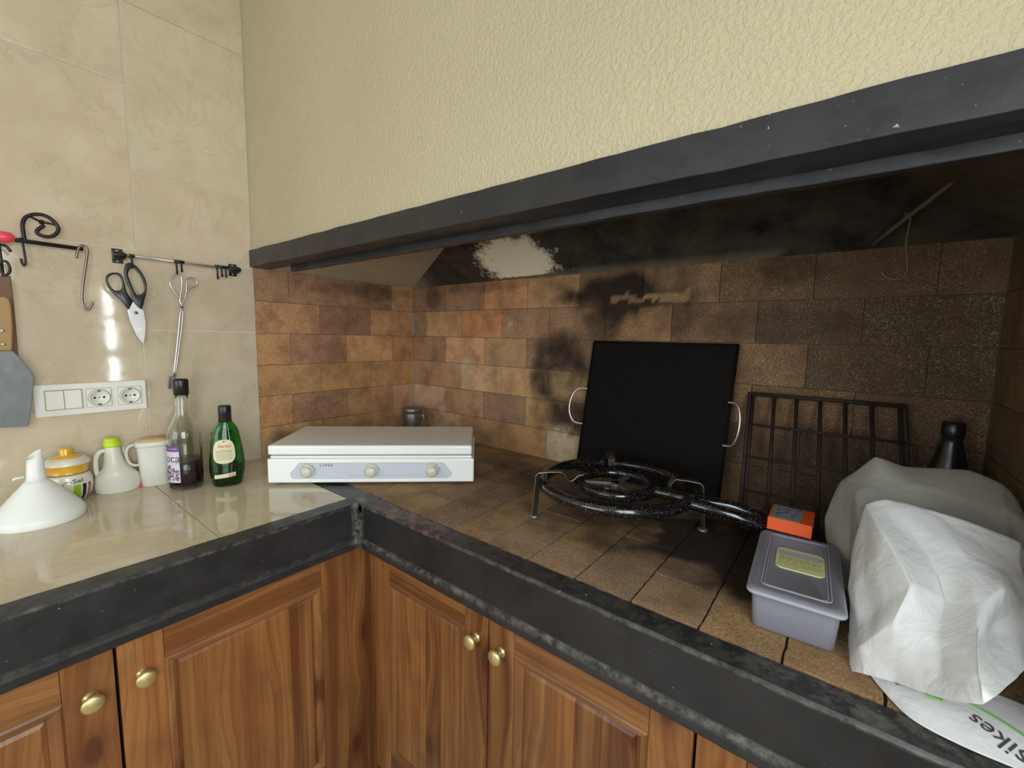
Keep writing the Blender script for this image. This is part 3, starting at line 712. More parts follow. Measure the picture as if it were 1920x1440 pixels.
# ------------------------------------------------------------------ paella gas burner
o = thing('paella_burner', 'black speckled double ring gas burner on legs, standing on the hearth bricks', 'burner', (1.215, 0.365, 0))
BC = Vector((1.215, 0.365, 0)); RZ = 0.088
def ring(R_, r, z=RZ): 
    b = MB(); b.tube([BC+Vector((R_*math.cos(a), R_*math.sin(a), z)) for a in [2*math.pi*i/72 for i in range(72)]], r, 14, closed=True); return b
ring(0.183, 0.0150).build('outer_ring', M_ENAM, o)
ring(0.092, 0.0140).build('inner_ring', M_ENAM, o)
b = MB()
for a in (90, 210, 330):
    a = math.radians(a); b.box((0.0, -0.006, RZ-0.004), (0.085, 0.006, RZ+0.004), Matrix.Rotation(a, 3, 'Z'), BC)
b.lathe([(0.014, RZ-0.02), (0.018, RZ), (0.012, RZ+0.004)], BC, 16)
b.build('spider', M_DSTEEL, o, bevel=0.001)
b = MB(); ah = math.radians(-3)
d0 = Vector((math.cos(ah), math.sin(ah), 0)); side = Vector((-d0.y, d0.x, 0))
b.tube(spline([BC+Vector((0.085, 0.010, RZ)), BC+Vector((0.13, 0.012, RZ)), BC+Vector((0.18, 0.013, RZ)), BC+Vector((0.27, 0.040, RZ-0.004)), BC+Vector((0.35, 0.066, RZ-0.030)), BC+Vector((0.40, 0.078, RZ-0.042))]), 0.0145, 12)
b.build('inner_supply_pipe', M_ENAM, o)
b = MB()
b.tube(spline([BC+Vector((0.180, -0.010, RZ)), BC+Vector((0.21, -0.012, RZ-0.001)), BC+Vector((0.28, 0.002, RZ-0.010)), BC+Vector((0.35, 0.030, RZ-0.030)), BC+Vector((0.40, 0.044, RZ-0.042))]), 0.0145, 12)
b.build('outer_supply_pipe', M_ENAM, o)
b = MB(); b.box((0.392, 0.025, RZ-0.066), (0.424, 0.105, RZ-0.030), None, BC); b.build('valve', M_IRON, o, bevel=0.005)
def flat_strip(mb, pts, w_, th, side):
    pts = [Vector(q) for q in pts]; side = Vector(side).normalized(); N = len(pts); vs = []
    for i, q in enumerate(pts):
        t = (pts[min(N-1, i+1)]-pts[max(0, i-1)]).normalized(); nn_ = t.cross(side).normalized()
        for (a, c) in ((-1, -1), (1, -1), (1, 1), (-1, 1)): vs.append(q+side*a*w_/2+nn_*c*th/2)
    fs = [(i*4+k, i*4+(k+1) % 4, (i+1)*4+(k+1) % 4, (i+1)*4+k) for i in range(N-1) for k in range(4)]+[(3, 2, 1, 0), ((N-1)*4, (N-1)*4+1, (N-1)*4+2, (N-1)*4+3)]
    mb.add(vs, fs)
for ang, rr in ((222, 0.196), (17, 0.199), (120, 0.196)):
    a = math.radians(ang); er = Vector((math.cos(a), math.sin(a), 0)); es = Vector((-er.y, er.x, 0)); Z = Vector((0, 0, 1))
    P = lambda r, z: BC+er*r+Z*z
    es0 = es; es = (Matrix.Rotation(math.radians(-38 if ang == 222 else 20), 3, 'Z') @ es)
    b = MB(); b.smooth = False
    up = [P(rr+0.012, 0.004), P(rr+0.008, 0.06), P(rr+0.004, 0.112), P(rr-0.003, 0.119), P(rr-0.03, 0.121), P(rr-0.058, 0.121), P(rr-0.068, 0.116), P(rr-0.076, 0.102), P(rr-0.084, 0.097), P(rr-0.094, 0.102), P(rr-0.104, 0.112), P(rr-0.118, 0.114)]
    if ang == 17: up = up[:6]+[P(rr-0.064, 0.116), P(rr-0.070, 0.10), P(rr-0.072, 0.092)]
    flat_strip(b, up, 0.026 if ang == 222 else 0.020, 0.0022, es)
    L_ = b.build('leg', M_GREYST, o, bevel=0.0006)
    b = MB(); b.lathe([(0.012, 0.0), (0.013, 0.003), (0.012, 0.007), (0.006, 0.008)], BC+er*(rr+0.012), 16); b.build('foot', M_DSTEEL, L_)

# ------------------------------------------------------------------ frosted box, orange box
def fbox():
    c = Vector((1.619, 0.234, 0)); R = Matrix.Rotation(math.radians(3.5), 3, 'Z')
    o = thing('plastic_box', 'frosted plastic food box with a yellow label on its lid, at the hearth edge', 'box', c)
    hx, hy, H = 0.060, 0.128, 0.068
    def rr(hx, hy, r, z, n=6):
        pts = []
        for (sx, sy, a0) in ((1, 1, 0), (-1, 1, 90), (-1, -1, 180), (1, -1, 270)):
            for k in range(n+1):
                a = math.radians(a0+90*k/n); pts.append(c+R @ Vector((sx*(hx-r)+r*math.cos(a), sy*(hy-r)+r*math.sin(a), z)))
        return pts
    def loft(mb, rings, cap0=True, cap1=False):
        n = len(rings[0]); vs = [q for r in rings for q in r]
        fs = [(i*n+k, i*n+(k+1) % n, (i+1)*n+(k+1) % n, (i+1)*n+k) for i in range(len(rings)-1) for k in range(n)]
        if cap0: fs.append(tuple(range(n-1, -1, -1)))
        if cap1: fs.append(tuple((len(rings)-1)*n+k for k in range(n)))
        mb.add(vs, fs)
    b = MB(); loft(b, [rr(hx-0.008, hy-0.008, 0.008, 0.0005), rr(hx-0.006, hy-0.006, 0.010, 0.003), rr(hx-0.002, hy-0.002, 0.010, H-0.004), rr(hx-0.0035, hy-0.0035, 0.010, H-0.004), rr(hx-0.0075, hy-0.0075, 0.010, 0.004), rr(hx-0.010, hy-0.010, 0.008, 0.003)], True, True)
    b.build('tub', M_BOX, o)
    b = MB(); loft(b, [rr(hx+0.002, hy+0.002, 0.010, H-0.009), rr(hx+0.003, hy+0.003, 0.010, H-0.003), rr(hx+0.001, hy+0.001, 0.010, H+0.001), rr(hx-0.004, hy-0.004, 0.010, H+0.002), rr(hx-0.014, hy-0.018, 0.009, H+0.002), rr(hx-0.016, hy-0.020, 0.009, H+0.0005), rr(hx-0.018, hy-0.022, 0.008, H+0.002), rr(hx-0.020, hy-0.024, 0.008, H+0.0005)], False, True)
    L_ = b.build('lid', M_BOX, o)
    for (dx, dy, zz, rr0, nm) in ((0.002, 0.002, H-0.0055, 0.0035, 'lid_rim'), (-0.0135, -0.0165, H+0.0022, 0.0011, 'lid_ridge'), (-0.0175, -0.0205, H+0.0015, 0.0008, 'lid_ridge')):
        b = MB(); b.tube(rr(hx+dx, hy+dy, 0.010, zz), rr0, 8, closed=True); b.build(nm, M_BOXRIM, L_)
    lc = c+R @ Vector((0.004, 0.010, 0)); b = MB()
    pts = []
    for (sx, sy, a0) in ((1, 1, 0), (-1, 1, 90), (-1, -1, 180), (1, -1, 270)):
        for k in range(5):
            a = math.radians(a0+90*k/4); pts.append((sx*(0.036-0.012)+0.012*math.cos(a), sy*(0.043-0.012)+0.012*math.sin(a)))
    b.prism(pts, lambda x, y: lc+R @ Vector((x, y, H+0.0032)), lambda x, y: lc+R @ Vector((x, y, H+0.001)))
    lab = b.build('label', M_YELLAB, L_)
    b = MB(); mp = lambda x, y: lc+R @ Vector((x, y, H+0.0036))
    b.smooth = False
    b.add([mp(-0.034, 0.030), mp(0.034, 0.030), mp(0.034, 0.012), mp(-0.034, 0.012)], [(0, 1, 2, 3)]); b.build('label_band', plain('pale_blue_print', srgb(190, 202, 208), 0.5, 0, 0.1, 300), lab)
    b = MB(); b.smooth = False; rnd = random.Random(5)
    for i in range(8):
        y = 0.026-0.0075*i; x = -0.031
        while x < 0.028:
            w_ = rnd.uniform(0.003, 0.009); h = 0.0009 if i != 4 else 0.0018
            b.add([mp(x, y) + Vector((0, 0, 0.0003)), mp(x+w_, y)+Vector((0, 0, 0.0003)), mp(x+w_, y+h)+Vector((0, 0, 0.0003)), mp(x, y+h)+Vector((0, 0, 0.0003))], [(0, 1, 2, 3)]); x += w_+0.0022
    b.build('label_print', M_INK, lab)
fbox()
o = thing('orange_box', 'small orange box with a grey printed label, lying behind the frosted plastic box', 'box', (1.594, 0.395, 0.074))
R = Matrix.Rotation(math.radians(0), 3, 'Z'); oc = Vector((1.594, 0.396, 0.0745))
b = MB(); b.box((-0.038, -0.045, 0), (0.038, 0.045, 0.026), R, oc); b.build('carton', M_ORANGE, o, bevel=0.0012)
b = MB(); b.box((-0.0335, -0.041, 0.0255), (0.018, 0.041, 0.0266), R, oc); lb = b.build('label', M_GREYLAB, o)
b = MB(); b.smooth = False; rnd = random.Random(11)
for i in range(34):
    x, y = rnd.uniform(-0.031, 0.008), rnd.uniform(-0.039, 0.033); w_, h = rnd.uniform(0.002, 0.008), rnd.uniform(0.001, 0.005)
    b.box((x, y, 0.0262), (x+w_, y+h, 0.0270), R, oc)
b.build('label_print', M_BLUEINK, lb)

# dark bottle in the far right corner
o = thing('dark_bottle', 'dark glass bottle in the shadowed right corner behind the white bag', 'bottle', (1.845, 0.62, 0))
b = MB(); b.lathe([(0.034, 0.0), (0.036, 0.005), (0.036, 0.16), (0.034, 0.185), (0.024, 0.225), (0.017, 0.255), (0.0155, 0.272)], (1.845, 0.62, 0), 32); b.build('glass', M_DARKGL, o)
b = MB(); b.lathe([(0.0175, 0.268), (0.0185, 0.27), (0.0185, 0.295), (0.016, 0.298), (0.0001, 0.298)], (1.845, 0.62, 0), 28); b.build('cap', M_BPLAST, o)

# bar in the hood with a wire hook
o = thing('hood_bar', 'thin dusty bar fixed across the smoked hood above the grill', 'bar')
pA, pB = Vector((1.684, 0.672, 0.686)), Vector((1.835, 0.43, 0.790))
b = MB(); b.tube([pA, pA.lerp(pB, 0.35)+Vector((0, 0, 0.002)), pB], [0.006, 0.0045, 0.0045], 10)
for t_ in (0.15, 0.45, 0.5): b.lathe([(0.002, -0.004), (0.008, 0), (0.002, 0.004)], pA.lerp(pB, t_), 10)
bar = b.build('hood_bar', plain('dusty_bar_metal', srgb(112, 98, 76), 0.8)); o_ = o; bpy.data.objects.remove(o_)
bar.name = 'hood_bar'; tag(bar, 'thin dusty bar fixed across the smoked hood above the grill', 'bar')
hx = pA.lerp(pB, 0.33)
b = MB(); b.tube(spline([hx+Vector((0, 0.006, -0.004)), hx+Vector((-0.004, 0, 0.010)), hx+Vector((0.004, -0.004, 0.0)), hx+Vector((0.002, 0, -0.05)), hx+Vector((0.008, 0, -0.105)), hx+Vector((0.0, 0, -0.124)), hx+Vector((-0.022, 0, -0.122)), hx+Vector((-0.034, 0, -0.106))]), 0.0022, 8)
tag(b.build('wire_hook', plain('dull_wire', srgb(118, 100, 78), 0.6, 0.5)), 'bent wire hook hanging from the bar inside the smoked hood', 'hook')

# ------------------------------------------------------------------ plastic bags
def lin(pts, k):
    P = [Vector(q) for q in pts]; out = []
    for i in range(len(P)-1):
        for j in range(k): out.append(P[i].lerp(P[i+1], j/k))
    return out+[P[-1]]
def catmull_grid(G, ku, kv, sharp=0.0):
    def go(fn):
        rows = [fn(r, ku) for r in G]; n = len(rows[0])
        cols = [fn([r[i] for r in rows], kv) for i in range(n)]
        return [[cols[i][j] for i in range(n)] for j in range(len(cols[0]))]
    A = go(spline)
    if sharp:
        B_ = go(lin); A = [[a.lerp(b_, sharp) for a, b_ in zip(ra, rb)] for ra, rb in zip(A, B_)]
    return A
def creased(P, amp, sc, seed):
    R_, K = len(P), len(P[0]); out = []
    for i in range(R_):
        r2 = []
        for j in range(K):
            q = P[i][j]; a = P[min(R_-1, i+1)][j]-P[max(0, i-1)][j]; c = P[i][min(K-1, j+1)]-P[i][max(0, j-1)]
            nn = c.cross(a)
            nn = nn.normalized() if nn.length > 1e-9 else Vector((0, 0, 1))
            d = 0.0
            for (k, w_) in ((1.0, 1.0), (2.6, 0.30), (6.0, 0.06)):
                x = Vector((q.x*sc*k, q.y*sc*k*0.8, q.z*sc*k*1.1+seed*k)); x = x+0.35*noise.noise_vector(x*0.7)
                dist = noise.voronoi(x)[0]; d += w_*(min(0.55, dist[1]-dist[0])-0.25)
            fade = min(1.0, q.z/0.04)
            q2 = q+nn*(amp*d*(0.3+0.7*fade)); q2.z = max(0.003, q2.z); r2.append(q2)
        out.append(r2)
    return out
V3 = lambda *a: Vector(a)
G = [
 [V3(1.700,.085,.004), V3(1.712,.072,.014), V3(1.742,.060,.026), V3(1.778,.024,.050), V3(1.806,.000,.076), V3(1.838,.060,.080), V3(1.872,.150,.070), V3(1.895,.200,.040), V3(1.900,.22,.004)],
 [V3(1.697,.100,.004), V3(1.704,.092,.040), V3(1.736,.085,.092), V3(1.778,.082,.092), V3(1.806,.044,.112), V3(1.836,.128,.098), V3(1.872,.165,.100), V3(1.897,.200,.070), V3(1.902,.24,.004)],
 [V3(1.697,.130,.004), V3(1.702,.125,.050), V3(1.751,.112,.142), V3(1.788,.135,.118), V3(1.812,.108,.134), V3(1.838,.140,.152), V3(1.870,.185,.128), V3(1.897,.215,.090), V3(1.903,.26,.004)],
 [V3(1.695,.170,.004), V3(1.696,.165,.090), V3(1.728,.170,.172), V3(1.775,.175,.152), V3(1.810,.180,.168), V3(1.842,.195,.160), V3(1.872,.215,.150), V3(1.898,.24,.110), V3(1.903,.28,.004)],
 [V3(1.698,.235,.004), V3(1.693,.235,.120), V3(1.700,.245,.196), V3(1.728,.250,.212), V3(1.781,.250,.208), V3(1.838,.250,.195), V3(1.873,.255,.182), V3(1.898,.27,.130), V3(1.903,.30,.004)],
 [V3(1.698,.275,.004), V3(1.695,.275,.110), V3(1.704,.285,.186), V3(1.732,.290,.196), V3(1.785,.295,.190), V3(1.838,.295,.178), V3(1.875,.295,.165), V3(1.898,.30,.120), V3(1.903,.33,.004)],
]
P = creased(catmull_grid(G, 16, 16, 0.72), 0.011, 6.0, 2.0)
o = thing('plastic_bag', 'big crumpled white plastic bag standing at the right end of the hearth', 'bag', (1.80, 0.2, 0))
b = MB(); b.grid(P); b.build('front_film', M_BAG, o)
G = [
 [V3(1.698,.270,.004), V3(1.696,.272,.080), V3(1.700,.280,.150), V3(1.730,.285,.165), V3(1.785,.290,.160), V3(1.838,.292,.150), V3(1.873,.290,.14), V3(1.898,.29,.100), V3(1.904,.29,.004)],
 [V3(1.693,.330,.004), V3(1.692,.335,.080), V3(1.690,.340,.190), V3(1.728,.340,.206), V3(1.770,.345,.222), V3(1.838,.345,.208), V3(1.876,.345,.205), V3(1.899,.34,.180), V3(1.904,.34,.004)],
 [V3(1.664,.392,.004), V3(1.650,.398,.110), V3(1.668,.400,.188), V3(1.715,.400,.246), V3(1.762,.400,.238), V3(1.840,.400,.244), V3(1.878,.400,.232), V3(1.900,.40,.205), V3(1.904,.40,.004)],
 [V3(1.672,.440,.004), V3(1.668,.440,.090), V3(1.690,.445,.150), V3(1.730,.450,.200), V3(1.775,.450,.200), V3(1.840,.450,.205), V3(1.873,.450,.190), V3(1.896,.45,.150), V3(1.904,.45,.004)],
 [V3(1.690,.475,.004), V3(1.700,.480,.004), V3(1.720,.485,.004), V3(1.740,.490,.004), V3(1.785,.490,.004), V3(1.840,.490,.004), V3(1.870,.49,.004), V3(1.890,.485,.004), V3(1.900,.48,.004)],
]
P = creased(catmull_grid(G, 13, 15, 0.7), 0.010, 5.0, 7.0)
b = MB(); b.grid(P); b.build('rear_film', M_BAGT, o)
# printed bag lying flat underneath
G = [
 [V3(1.722,.090,.003), V3(1.738,.060,.003), V3(1.760,.034,.003), V3(1.800,.024,.003), V3(1.850,.024,.003), V3(1.900,.026,.003)],
 [V3(1.718,.120,.010), V3(1.740,.085,.014), V3(1.768,.060,.016), V3(1.805,.052,.015), V3(1.850,.052,.017), V3(1.900,.055,.015)],
 [V3(1.708,.180,.012), V3(1.738,.130,.016), V3(1.770,.100,.020), V3(1.808,.088,.019), V3(1.850,.085,.020), V3(1.900,.085,.018)],
 [V3(1.702,.240,.004), V3(1.735,.190,.012), V3(1.775,.160,.014), V3(1.810,.140,.014), V3(1.850,.140,.014), V3(1.900,.14,.010)],
]
P = catmull_grid(G, 8, 8)
o = thing('printed_bag', 'flat white carrier bag with grey and green print, under the big white bag', 'bag', (1.81, 0.09, 0))
b = MB(); b.grid(P); film = b.build('film', M_BAG, o, solid=0.0005)
flatP = [q for r in P for q in r]
def drop(x, y):
    best = sorted(flatP, key=lambda q: (q.x-x)**2+(q.y-y)**2)[:4]; ws = [1/((q.x-x)**2+(q.y-y)**2+1e-7) for q in best]
    return Vector((x, y, sum(w_*q.z for w_, q in zip(ws, best))/sum(ws)+0.0012))
ct = Vector((1.832, 0.046)); rd = Vector((-0.80, 0.60)).normalized(); ud = Vector((rd.y*-1, rd.x))
b = MB(); text(b, 'lsikes', 0.026, lambda x, y: drop(ct.x+rd.x*x+ud.x*y, ct.y+rd.y*x+ud.y*y)); b.build('lettering', M_INK, film)
b = MB()
gp = [Vector((1.812, .086)), Vector((1.826, .080)), Vector((1.842, .070)), Vector((1.860, .056))]
b.tube([drop(*q) for q in spline([(q.x, q.y, 0) for q in gp], 5) for q in [(q[0], q[1])]], 0.0018, 6, flat=0.3)
text(b, 'bio 100%', 0.008, lambda x, y: drop(ct.x+0.006-ud.x*0.018+rd.x*x+ud.x*y, ct.y-ud.y*0.018+rd.y*x+ud.y*y)) if False else None
b.tube([drop(*q) for q in ((1.772, .073), (1.778, .072), (1.788, .072))], [0.004, 0.0045, 0.003], 6, flat=0.2)
b.build('green_print', M_GREENINK, film)
b = MB(); b.smooth = False; rnd = random.Random(4)

for i in range(26):
    x, y = 1.741+rnd.uniform(0, 0.022), 0.078+rnd.uniform(-0.004, 0.006); 
    b.add([drop(x, y), drop(x+0.003, y), drop(x+0.003, y+0.0012), drop(x, y+0.0012)], [(0, 1, 2, 3)])
b.build('small_print', M_INK, film)

# ------------------------------------------------------------------ counter objects
def facing(x, y):    # angle so that local -Y looks at the open side of the room
    v = Vector((1.664-x, -0.648-y)); return math.atan2(v.y, v.x)+math.pi/2
def wrapmap(c, R_, ang, z0, off=0.0006, sx=1.0, sy=1.0, rf=None):
    # wraps a flat label (arc length s, height z) round a body of radius R_
    def f(s, z):
        r = (rf(z0+z) if rf else R_)+off; a = ang-math.pi/2+s/R_
        v = Matrix.Rotation(ang, 3, 'Z') @ Vector((r*sx*math.sin(s/R_), -r*sy*math.cos(s/R_), 0)); return Vector((c[0]+v.x, c[1]+v.y, z0+z))
    return f
def patch(mb, f, s0, s1, z0, z1, n=12, m=4):
    mb.smooth = True; mb.grid([[f(s0+(s1-s0)*i/n, z0+(z1-z0)*j/m) for i in range(n+1)] for j in range(m+1)])

# funnel
FC = (0.168, -0.560)
o = thing('funnel', 'big white plastic funnel standing upside down on the cream counter', 'funnel', (*FC, 0))
b = MB()
pr = [(0.0785, 0.0), (0.0795, 0.004), (0.079, 0.018), (0.077, 0.021), (0.072, 0.030), (0.054, 0.054), (0.037, 0.076), (0.024, 0.092), (0.0195, 0.098)]
inn = [(0.0175, 0.098), (0.022, 0.090), (0.052, 0.053), (0.070, 0.029), (0.0745, 0.020), (0.077, 0.0)]
b.lathe(pr+inn, (*FC, 0), 56); b.build('cone', M_FUNNEL, o)
b = MB(); n = 24; vs = []
sp = Vector((FC[0], FC[1], 0))
for j, (r, z) in enumerate([(0.0195, 0.094), (0.0165, 0.110), (0.0145, 0.135), (0.0125, 0.160)]):
    for k in range(n):
        a = 2*math.pi*k/n; zz = z + (0.010*math.cos(a-1.9) if j == 3 else 0)
        vs.append(sp+Vector((r*math.cos(a), r*math.sin(a), zz)))
b.add(vs, [(i*n+k, i*n+(k+1) % n, (i+1)*n+(k+1) % n, (i+1)*n+k) for i in range(3) for k in range(n)])
b.build('spout', M_FUNNEL, o, solid=0.0012)
b = MB(); b.tube([(FC[0], FC[1]-0.019, 0.110), (FC[0], FC[1]-0.034, 0.109), (FC[0], FC[1]-0.036, 0.106)], 0.003, 8); b.build('hanging_tab', M_FUNNEL, o)

# salt jar
SC = (0.052, -0.497); ang = facing(*SC)
o = thing('salt_jar', 'hand painted ceramic salt jar with a yellow lid, behind the white funnel', 'jar', (*SC, 0))
body = [(0.028, 0.0), (0.034, 0.003), (0.044, 0.020), (0.0475, 0.040), (0.0468, 0.056), (0.043, 0.070), (0.0405, 0.077)]
neck = [(0.041, 0.077), (0.0405, 0.080), (0.0395, 0.086), (0.042, 0.098), (0.043, 0.100)]
def rbody(z):
    for (r0, z0), (r1, z1) in zip(body, body[1:]):
        if z0 <= z <= z1: return r0+(r1-r0)*(z-z0)/(z1-z0)
    return 0.04
b = MB(); b.lathe(body, (*SC, 0), 48); bd = b.build('body', M_CREAMGL, o)
b = MB(); b.lathe(neck, (*SC, 0), 48); b.build('neck', M_YELLOW, o)
b = MB(); b.lathe([(0.044, 0.100), (0.046, 0.103), (0.045, 0.107), (0.040, 0.113), (0.032, 0.119)], (*SC, 0), 48); b.cur = 1
b.lathe([(0.032, 0.119), (0.031, 0.1205), (0.014, 0.124), (0.0125, 0.126), (0.0135, 0.140), (0.012, 0.143), (0.0001, 0.1435)], (*SC, 0), 48)
b.cur = 1; b.lathe([(0.0445, 0.0995), (0.0468, 0.101), (0.0445, 0.1035)], (*SC, 0), 48); b.build('lid', [M_CREAMGL, M_YELLOW], o)
f = wrapmap(SC, 0.050, ang, 0, rf=rbody, off=0.0007)
for (s0, s1, mt, nm) in ((-0.008, 0.000, M_YELLOW, 'yellow_stripe'), (0.008, 0.024, M_LIMEGL, 'green_stripe'), (0.028, 0.037, M_IRON, 'black_stripe'), (0.043, 0.052, M_BROWNGL, 'brown_stripe'), (-0.05, -0.035, M_LIMEGL, 'green_stripe')):
    b = MB(); patch(b, f, s0, s1, 0.008, 0.050+(s0 < 0)*-0.012, 8, 10); b.build(nm, mt, bd)
b = MB(); text(b, 'Sal', 0.019, lambda x, y: f(0.019+x*1.2, 0.060+y*0.75), bold=0.0002)
b.tube([f(s, z) for s, z in ((0.006, 0.058), (0.000, 0.061), (-0.008, 0.060), (-0.013, 0.055), (-0.009, 0.053))], 0.0006, 5); b.build('lettering', M_INK, bd)
b = MB(); b.lathe([(0.0412, 0.0765), (0.0425, 0.0772), (0.0412, 0.078)], (*SC, 0), 48); b.build('painted_line', M_INK, bd)

# oil jug
JC = (0.042, -0.398); ang = facing(*JC); Rj = Matrix.Rotation(ang, 3, 'Z')
o = thing('oil_jug', 'cloudy plastic oil jug with a lime green cap and loop handle', 'jug', (*JC, 0))
b = MB(); n = 40
prof = [(0.046, 0.0, 0.0), (0.0485, 0.003, 0.0), (0.050, 0.015, 0.0), (0.050, 0.030, 0.0), (0.047, 0.045, -0.001), (0.036, 0.058, -0.004), (0.027, 0.070, -0.007), (0.022, 0.085, -0.010), (0.0185, 0.105, -0.012), (0.0165, 0.122, -0.013), (0.0155, 0.130, -0.013)]
vs = []
for (r, z, dx) in prof:
    for k in range(n):
        a = 2*math.pi*k/n; v = Rj @ Vector((r*math.cos(a)+dx*0.5+0.0, min(r, 0.036)*math.sin(a) if r > 0.036 else r*math.sin(a), z)); vs.append(Vector((*JC, 0))+v)
b.add(vs, [(i*n+k, i*n+(k+1) % n, (i+1)*n+(k+1) % n, (i+1)*n+k) for i in range(len(prof)-1) for k in range(n)]+[tuple(range(n-1, -1, -1))])
b.build('body', M_JUG, o)
jt = lambda x, z: Vector((*JC, 0))+Rj @ Vector((x, 0, z))
b = MB(); b.tube(spline([jt(-0.018, 0.118), jt(-0.032, 0.116), jt(-0.041, 0.100), jt(-0.043, 0.075), jt(-0.041, 0.052), jt(-0.034, 0.036)], 6), [0.006]*31, 12); b.build('handle', M_JUG, o)
b = MB(); c = jt(-0.0065, 0); b.lathe([(0.0185, 0.128), (0.0190, 0.130), (0.0190, 0.141), (0.0165, 0.143), (0.0165, 0.150), (0.0150, 0.152), (0.0001, 0.152)], c, 36); b.build('cap', M_LIME, o)

# white measuring canister
WC = (0.048, -0.312); ang = facing(*WC); Rw = Matrix.Rotation(ang, 3, 'Z')
o = thing('white_canister', 'white plastic canister with side handle, beside the tall liqueur bottle', 'canister', (*WC, 0))
b = MB(); b.lathe([(0.034, 0.0), (0.036, 0.002), (0.039, 0.06), (0.042, 0.118), (0.043, 0.120)], (*WC, 0), 40, rot=ang, pw=3.5); b.build('body', M_SWITCH, o)
b = MB(); b.lathe([(0.0435, 0.118), (0.0455, 0.120), (0.0455, 0.130), (0.043, 0.133), (0.034, 0.134)], (*WC, 0), 40, rot=ang, pw=3.5); b.cur = 1
b.lathe([(0.034, 0.134), (0.032, 0.1375), (0.0001, 0.138)], (*WC, 0), 40, rot=ang, pw=3.0); b.build('lid', [M_JUG, M_SANDLID], o)
wt = lambda x, z: Vector((*WC, 0))+Rw @ Vector((x, 0, z))
b = MB(); b.tube(spline([wt(-0.040, 0.122), wt(-0.052, 0.122), wt(-0.062, 0.112), wt(-0.064, 0.09), wt(-0.058, 0.07), wt(-0.047, 0.062), wt(-0.038, 0.062)], 5), 0.0055, 12, flat=0.8); b.build('handle', M_JUG, o)
b = MB(); b.lathe([(0.0085, 0.0), (0.009, 0.001), (0.009, 0.007), (0.007, 0.009), (0.0001, 0.0095)], (0.055, -0.356, 0.0005), 20)
tag(b.build('red_cap', M_PINK, bevel=0.001), 'small red cap on the counter between the cloudy jug and white canister', 'cap')

# tall liqueur bottle
LC = (0.157, -0.266); ang = facing(*LC)
o = thing('liqueur_bottle', 'tall clear bottle part full of dark violet liqueur, black cap', 'bottle', (*LC, 0))
outer = [(0.030, 0.0005), (0.038, 0.003), (0.0415, 0.010), (0.0415, 0.150), (0.041, 0.160), (0.036, 0.178), (0.025, 0.200), (0.018, 0.220), (0.0165, 0.235), (0.0155, 0.262), (0.0150, 0.285)]
inner = [(r-0.0022, z) for r, z in outer[2:]][::-1]
b = MB(); b.lathe(outer+inner+[(0.034, 0.008), (0.0001, 0.007)], (*LC, 0), 48); b.build('glass', M_GLASS, o)
b = MB(); b.lathe([(0.0001, 0.0075), (0.034, 0.0085), (0.0391, 0.012), (0.0391, 0.083), (0.0380, 0.0835), (0.0001, 0.0835)], (*LC, 0), 48); b.build('liqueur', M_LIQ, o)
b = MB(); b.lathe([(0.0172, 0.274), (0.0185, 0.275), (0.0185, 0.315), (0.0175, 0.318), (0.0155, 0.319), (0.0150, 0.317), (0.0001, 0.317)], (*LC, 0), 36); b.build('cap', M_BPLAST, o)
f = wrapmap(LC, 0.0415, ang, 0, 0.0006)
b = MB(); patch(b, f, -0.072, -0.014, 0.026, 0.132, 20, 4); lab = b.build('label', M_WLABEL, o)
f2 = wrapmap(LC, 0.0415, ang, 0, 0.0010)
b = MB(); patch(b, f2, -0.072, -0.014, 0.116, 0.132, 20, 2); b.build('purple_band', M_PURPLE, lab)
b = MB(); text(b, 'oca', 0.034, lambda x, y: f2(-0.0335+x*0.88, 0.096+y)); text(b, 'roca', 0.006, lambda x, y: f2(-0.021+x, 0.083+y)); b.build('lettering', M_INK, lab)
f3 = wrapmap(LC, 0.0415, ang, 0, 0.0014)
b = MB(); text(b, 'GOURMET', 0.006, lambda x, y: f3(-0.032+x, 0.124+y)); b.build('white_lettering', M_WLABEL, lab)
b = MB(); rnd = random.Random(2)
for i in range(60):
    s = rnd.uniform(-0.068, -0.018); z = 0.034+rnd.uniform(0, 0.040)*(0.55+0.45*math.cos((s+0.04)*60)); c = f2(s, z); rr_ = rnd.uniform(0.0025, 0.004)
    nn_ = Vector((c.x-LC[0], c.y-LC[1], 0)).normalized(); tt = Vector((-nn_.y, nn_.x, 0)); 
    b.add([c+nn_*0.0001*i*0.05]+[c+nn_*0.0001*i*0.05+tt*rr_*math.cos(a)+Vector((0, 0, 1))*rr_*math.sin(a) for a in [2*math.pi*k/10 for k in range(10)]], [(0, 1+k, 1+(k+1) % 10) for k in range(10)])
b.build('printed_berries', M_BERRY, lab)

# glass jar behind
GC = (0.10, -0.150)
o = thing('glass_jar', 'empty clear glass jar standing between and behind the two bottles', 'jar', (*GC, 0))
outer = [(0.030, 0.0005), (0.035, 0.004), (0.036, 0.10), (0.034, 0.112), (0.030, 0.120), (0.030, 0.126), (0.031, 0.127), (0.030, 0.129), (0.031, 0.133), (0.030, 0.138)]
b = MB(); b.lathe(outer+[(r-0.002, z) for r, z in outer[1:]][::-1]+[(0.0001, 0.004)], (*GC, 0), 40); gj = b.build('glass', M_GLASS, o)
f = wrapmap(GC, 0.036, facing(*GC), 0, 0.0005); b = MB(); patch(b, f, -0.016, -0.004, 0.030, 0.070, 6, 3); b.build('label', M_YELLAB, gj)

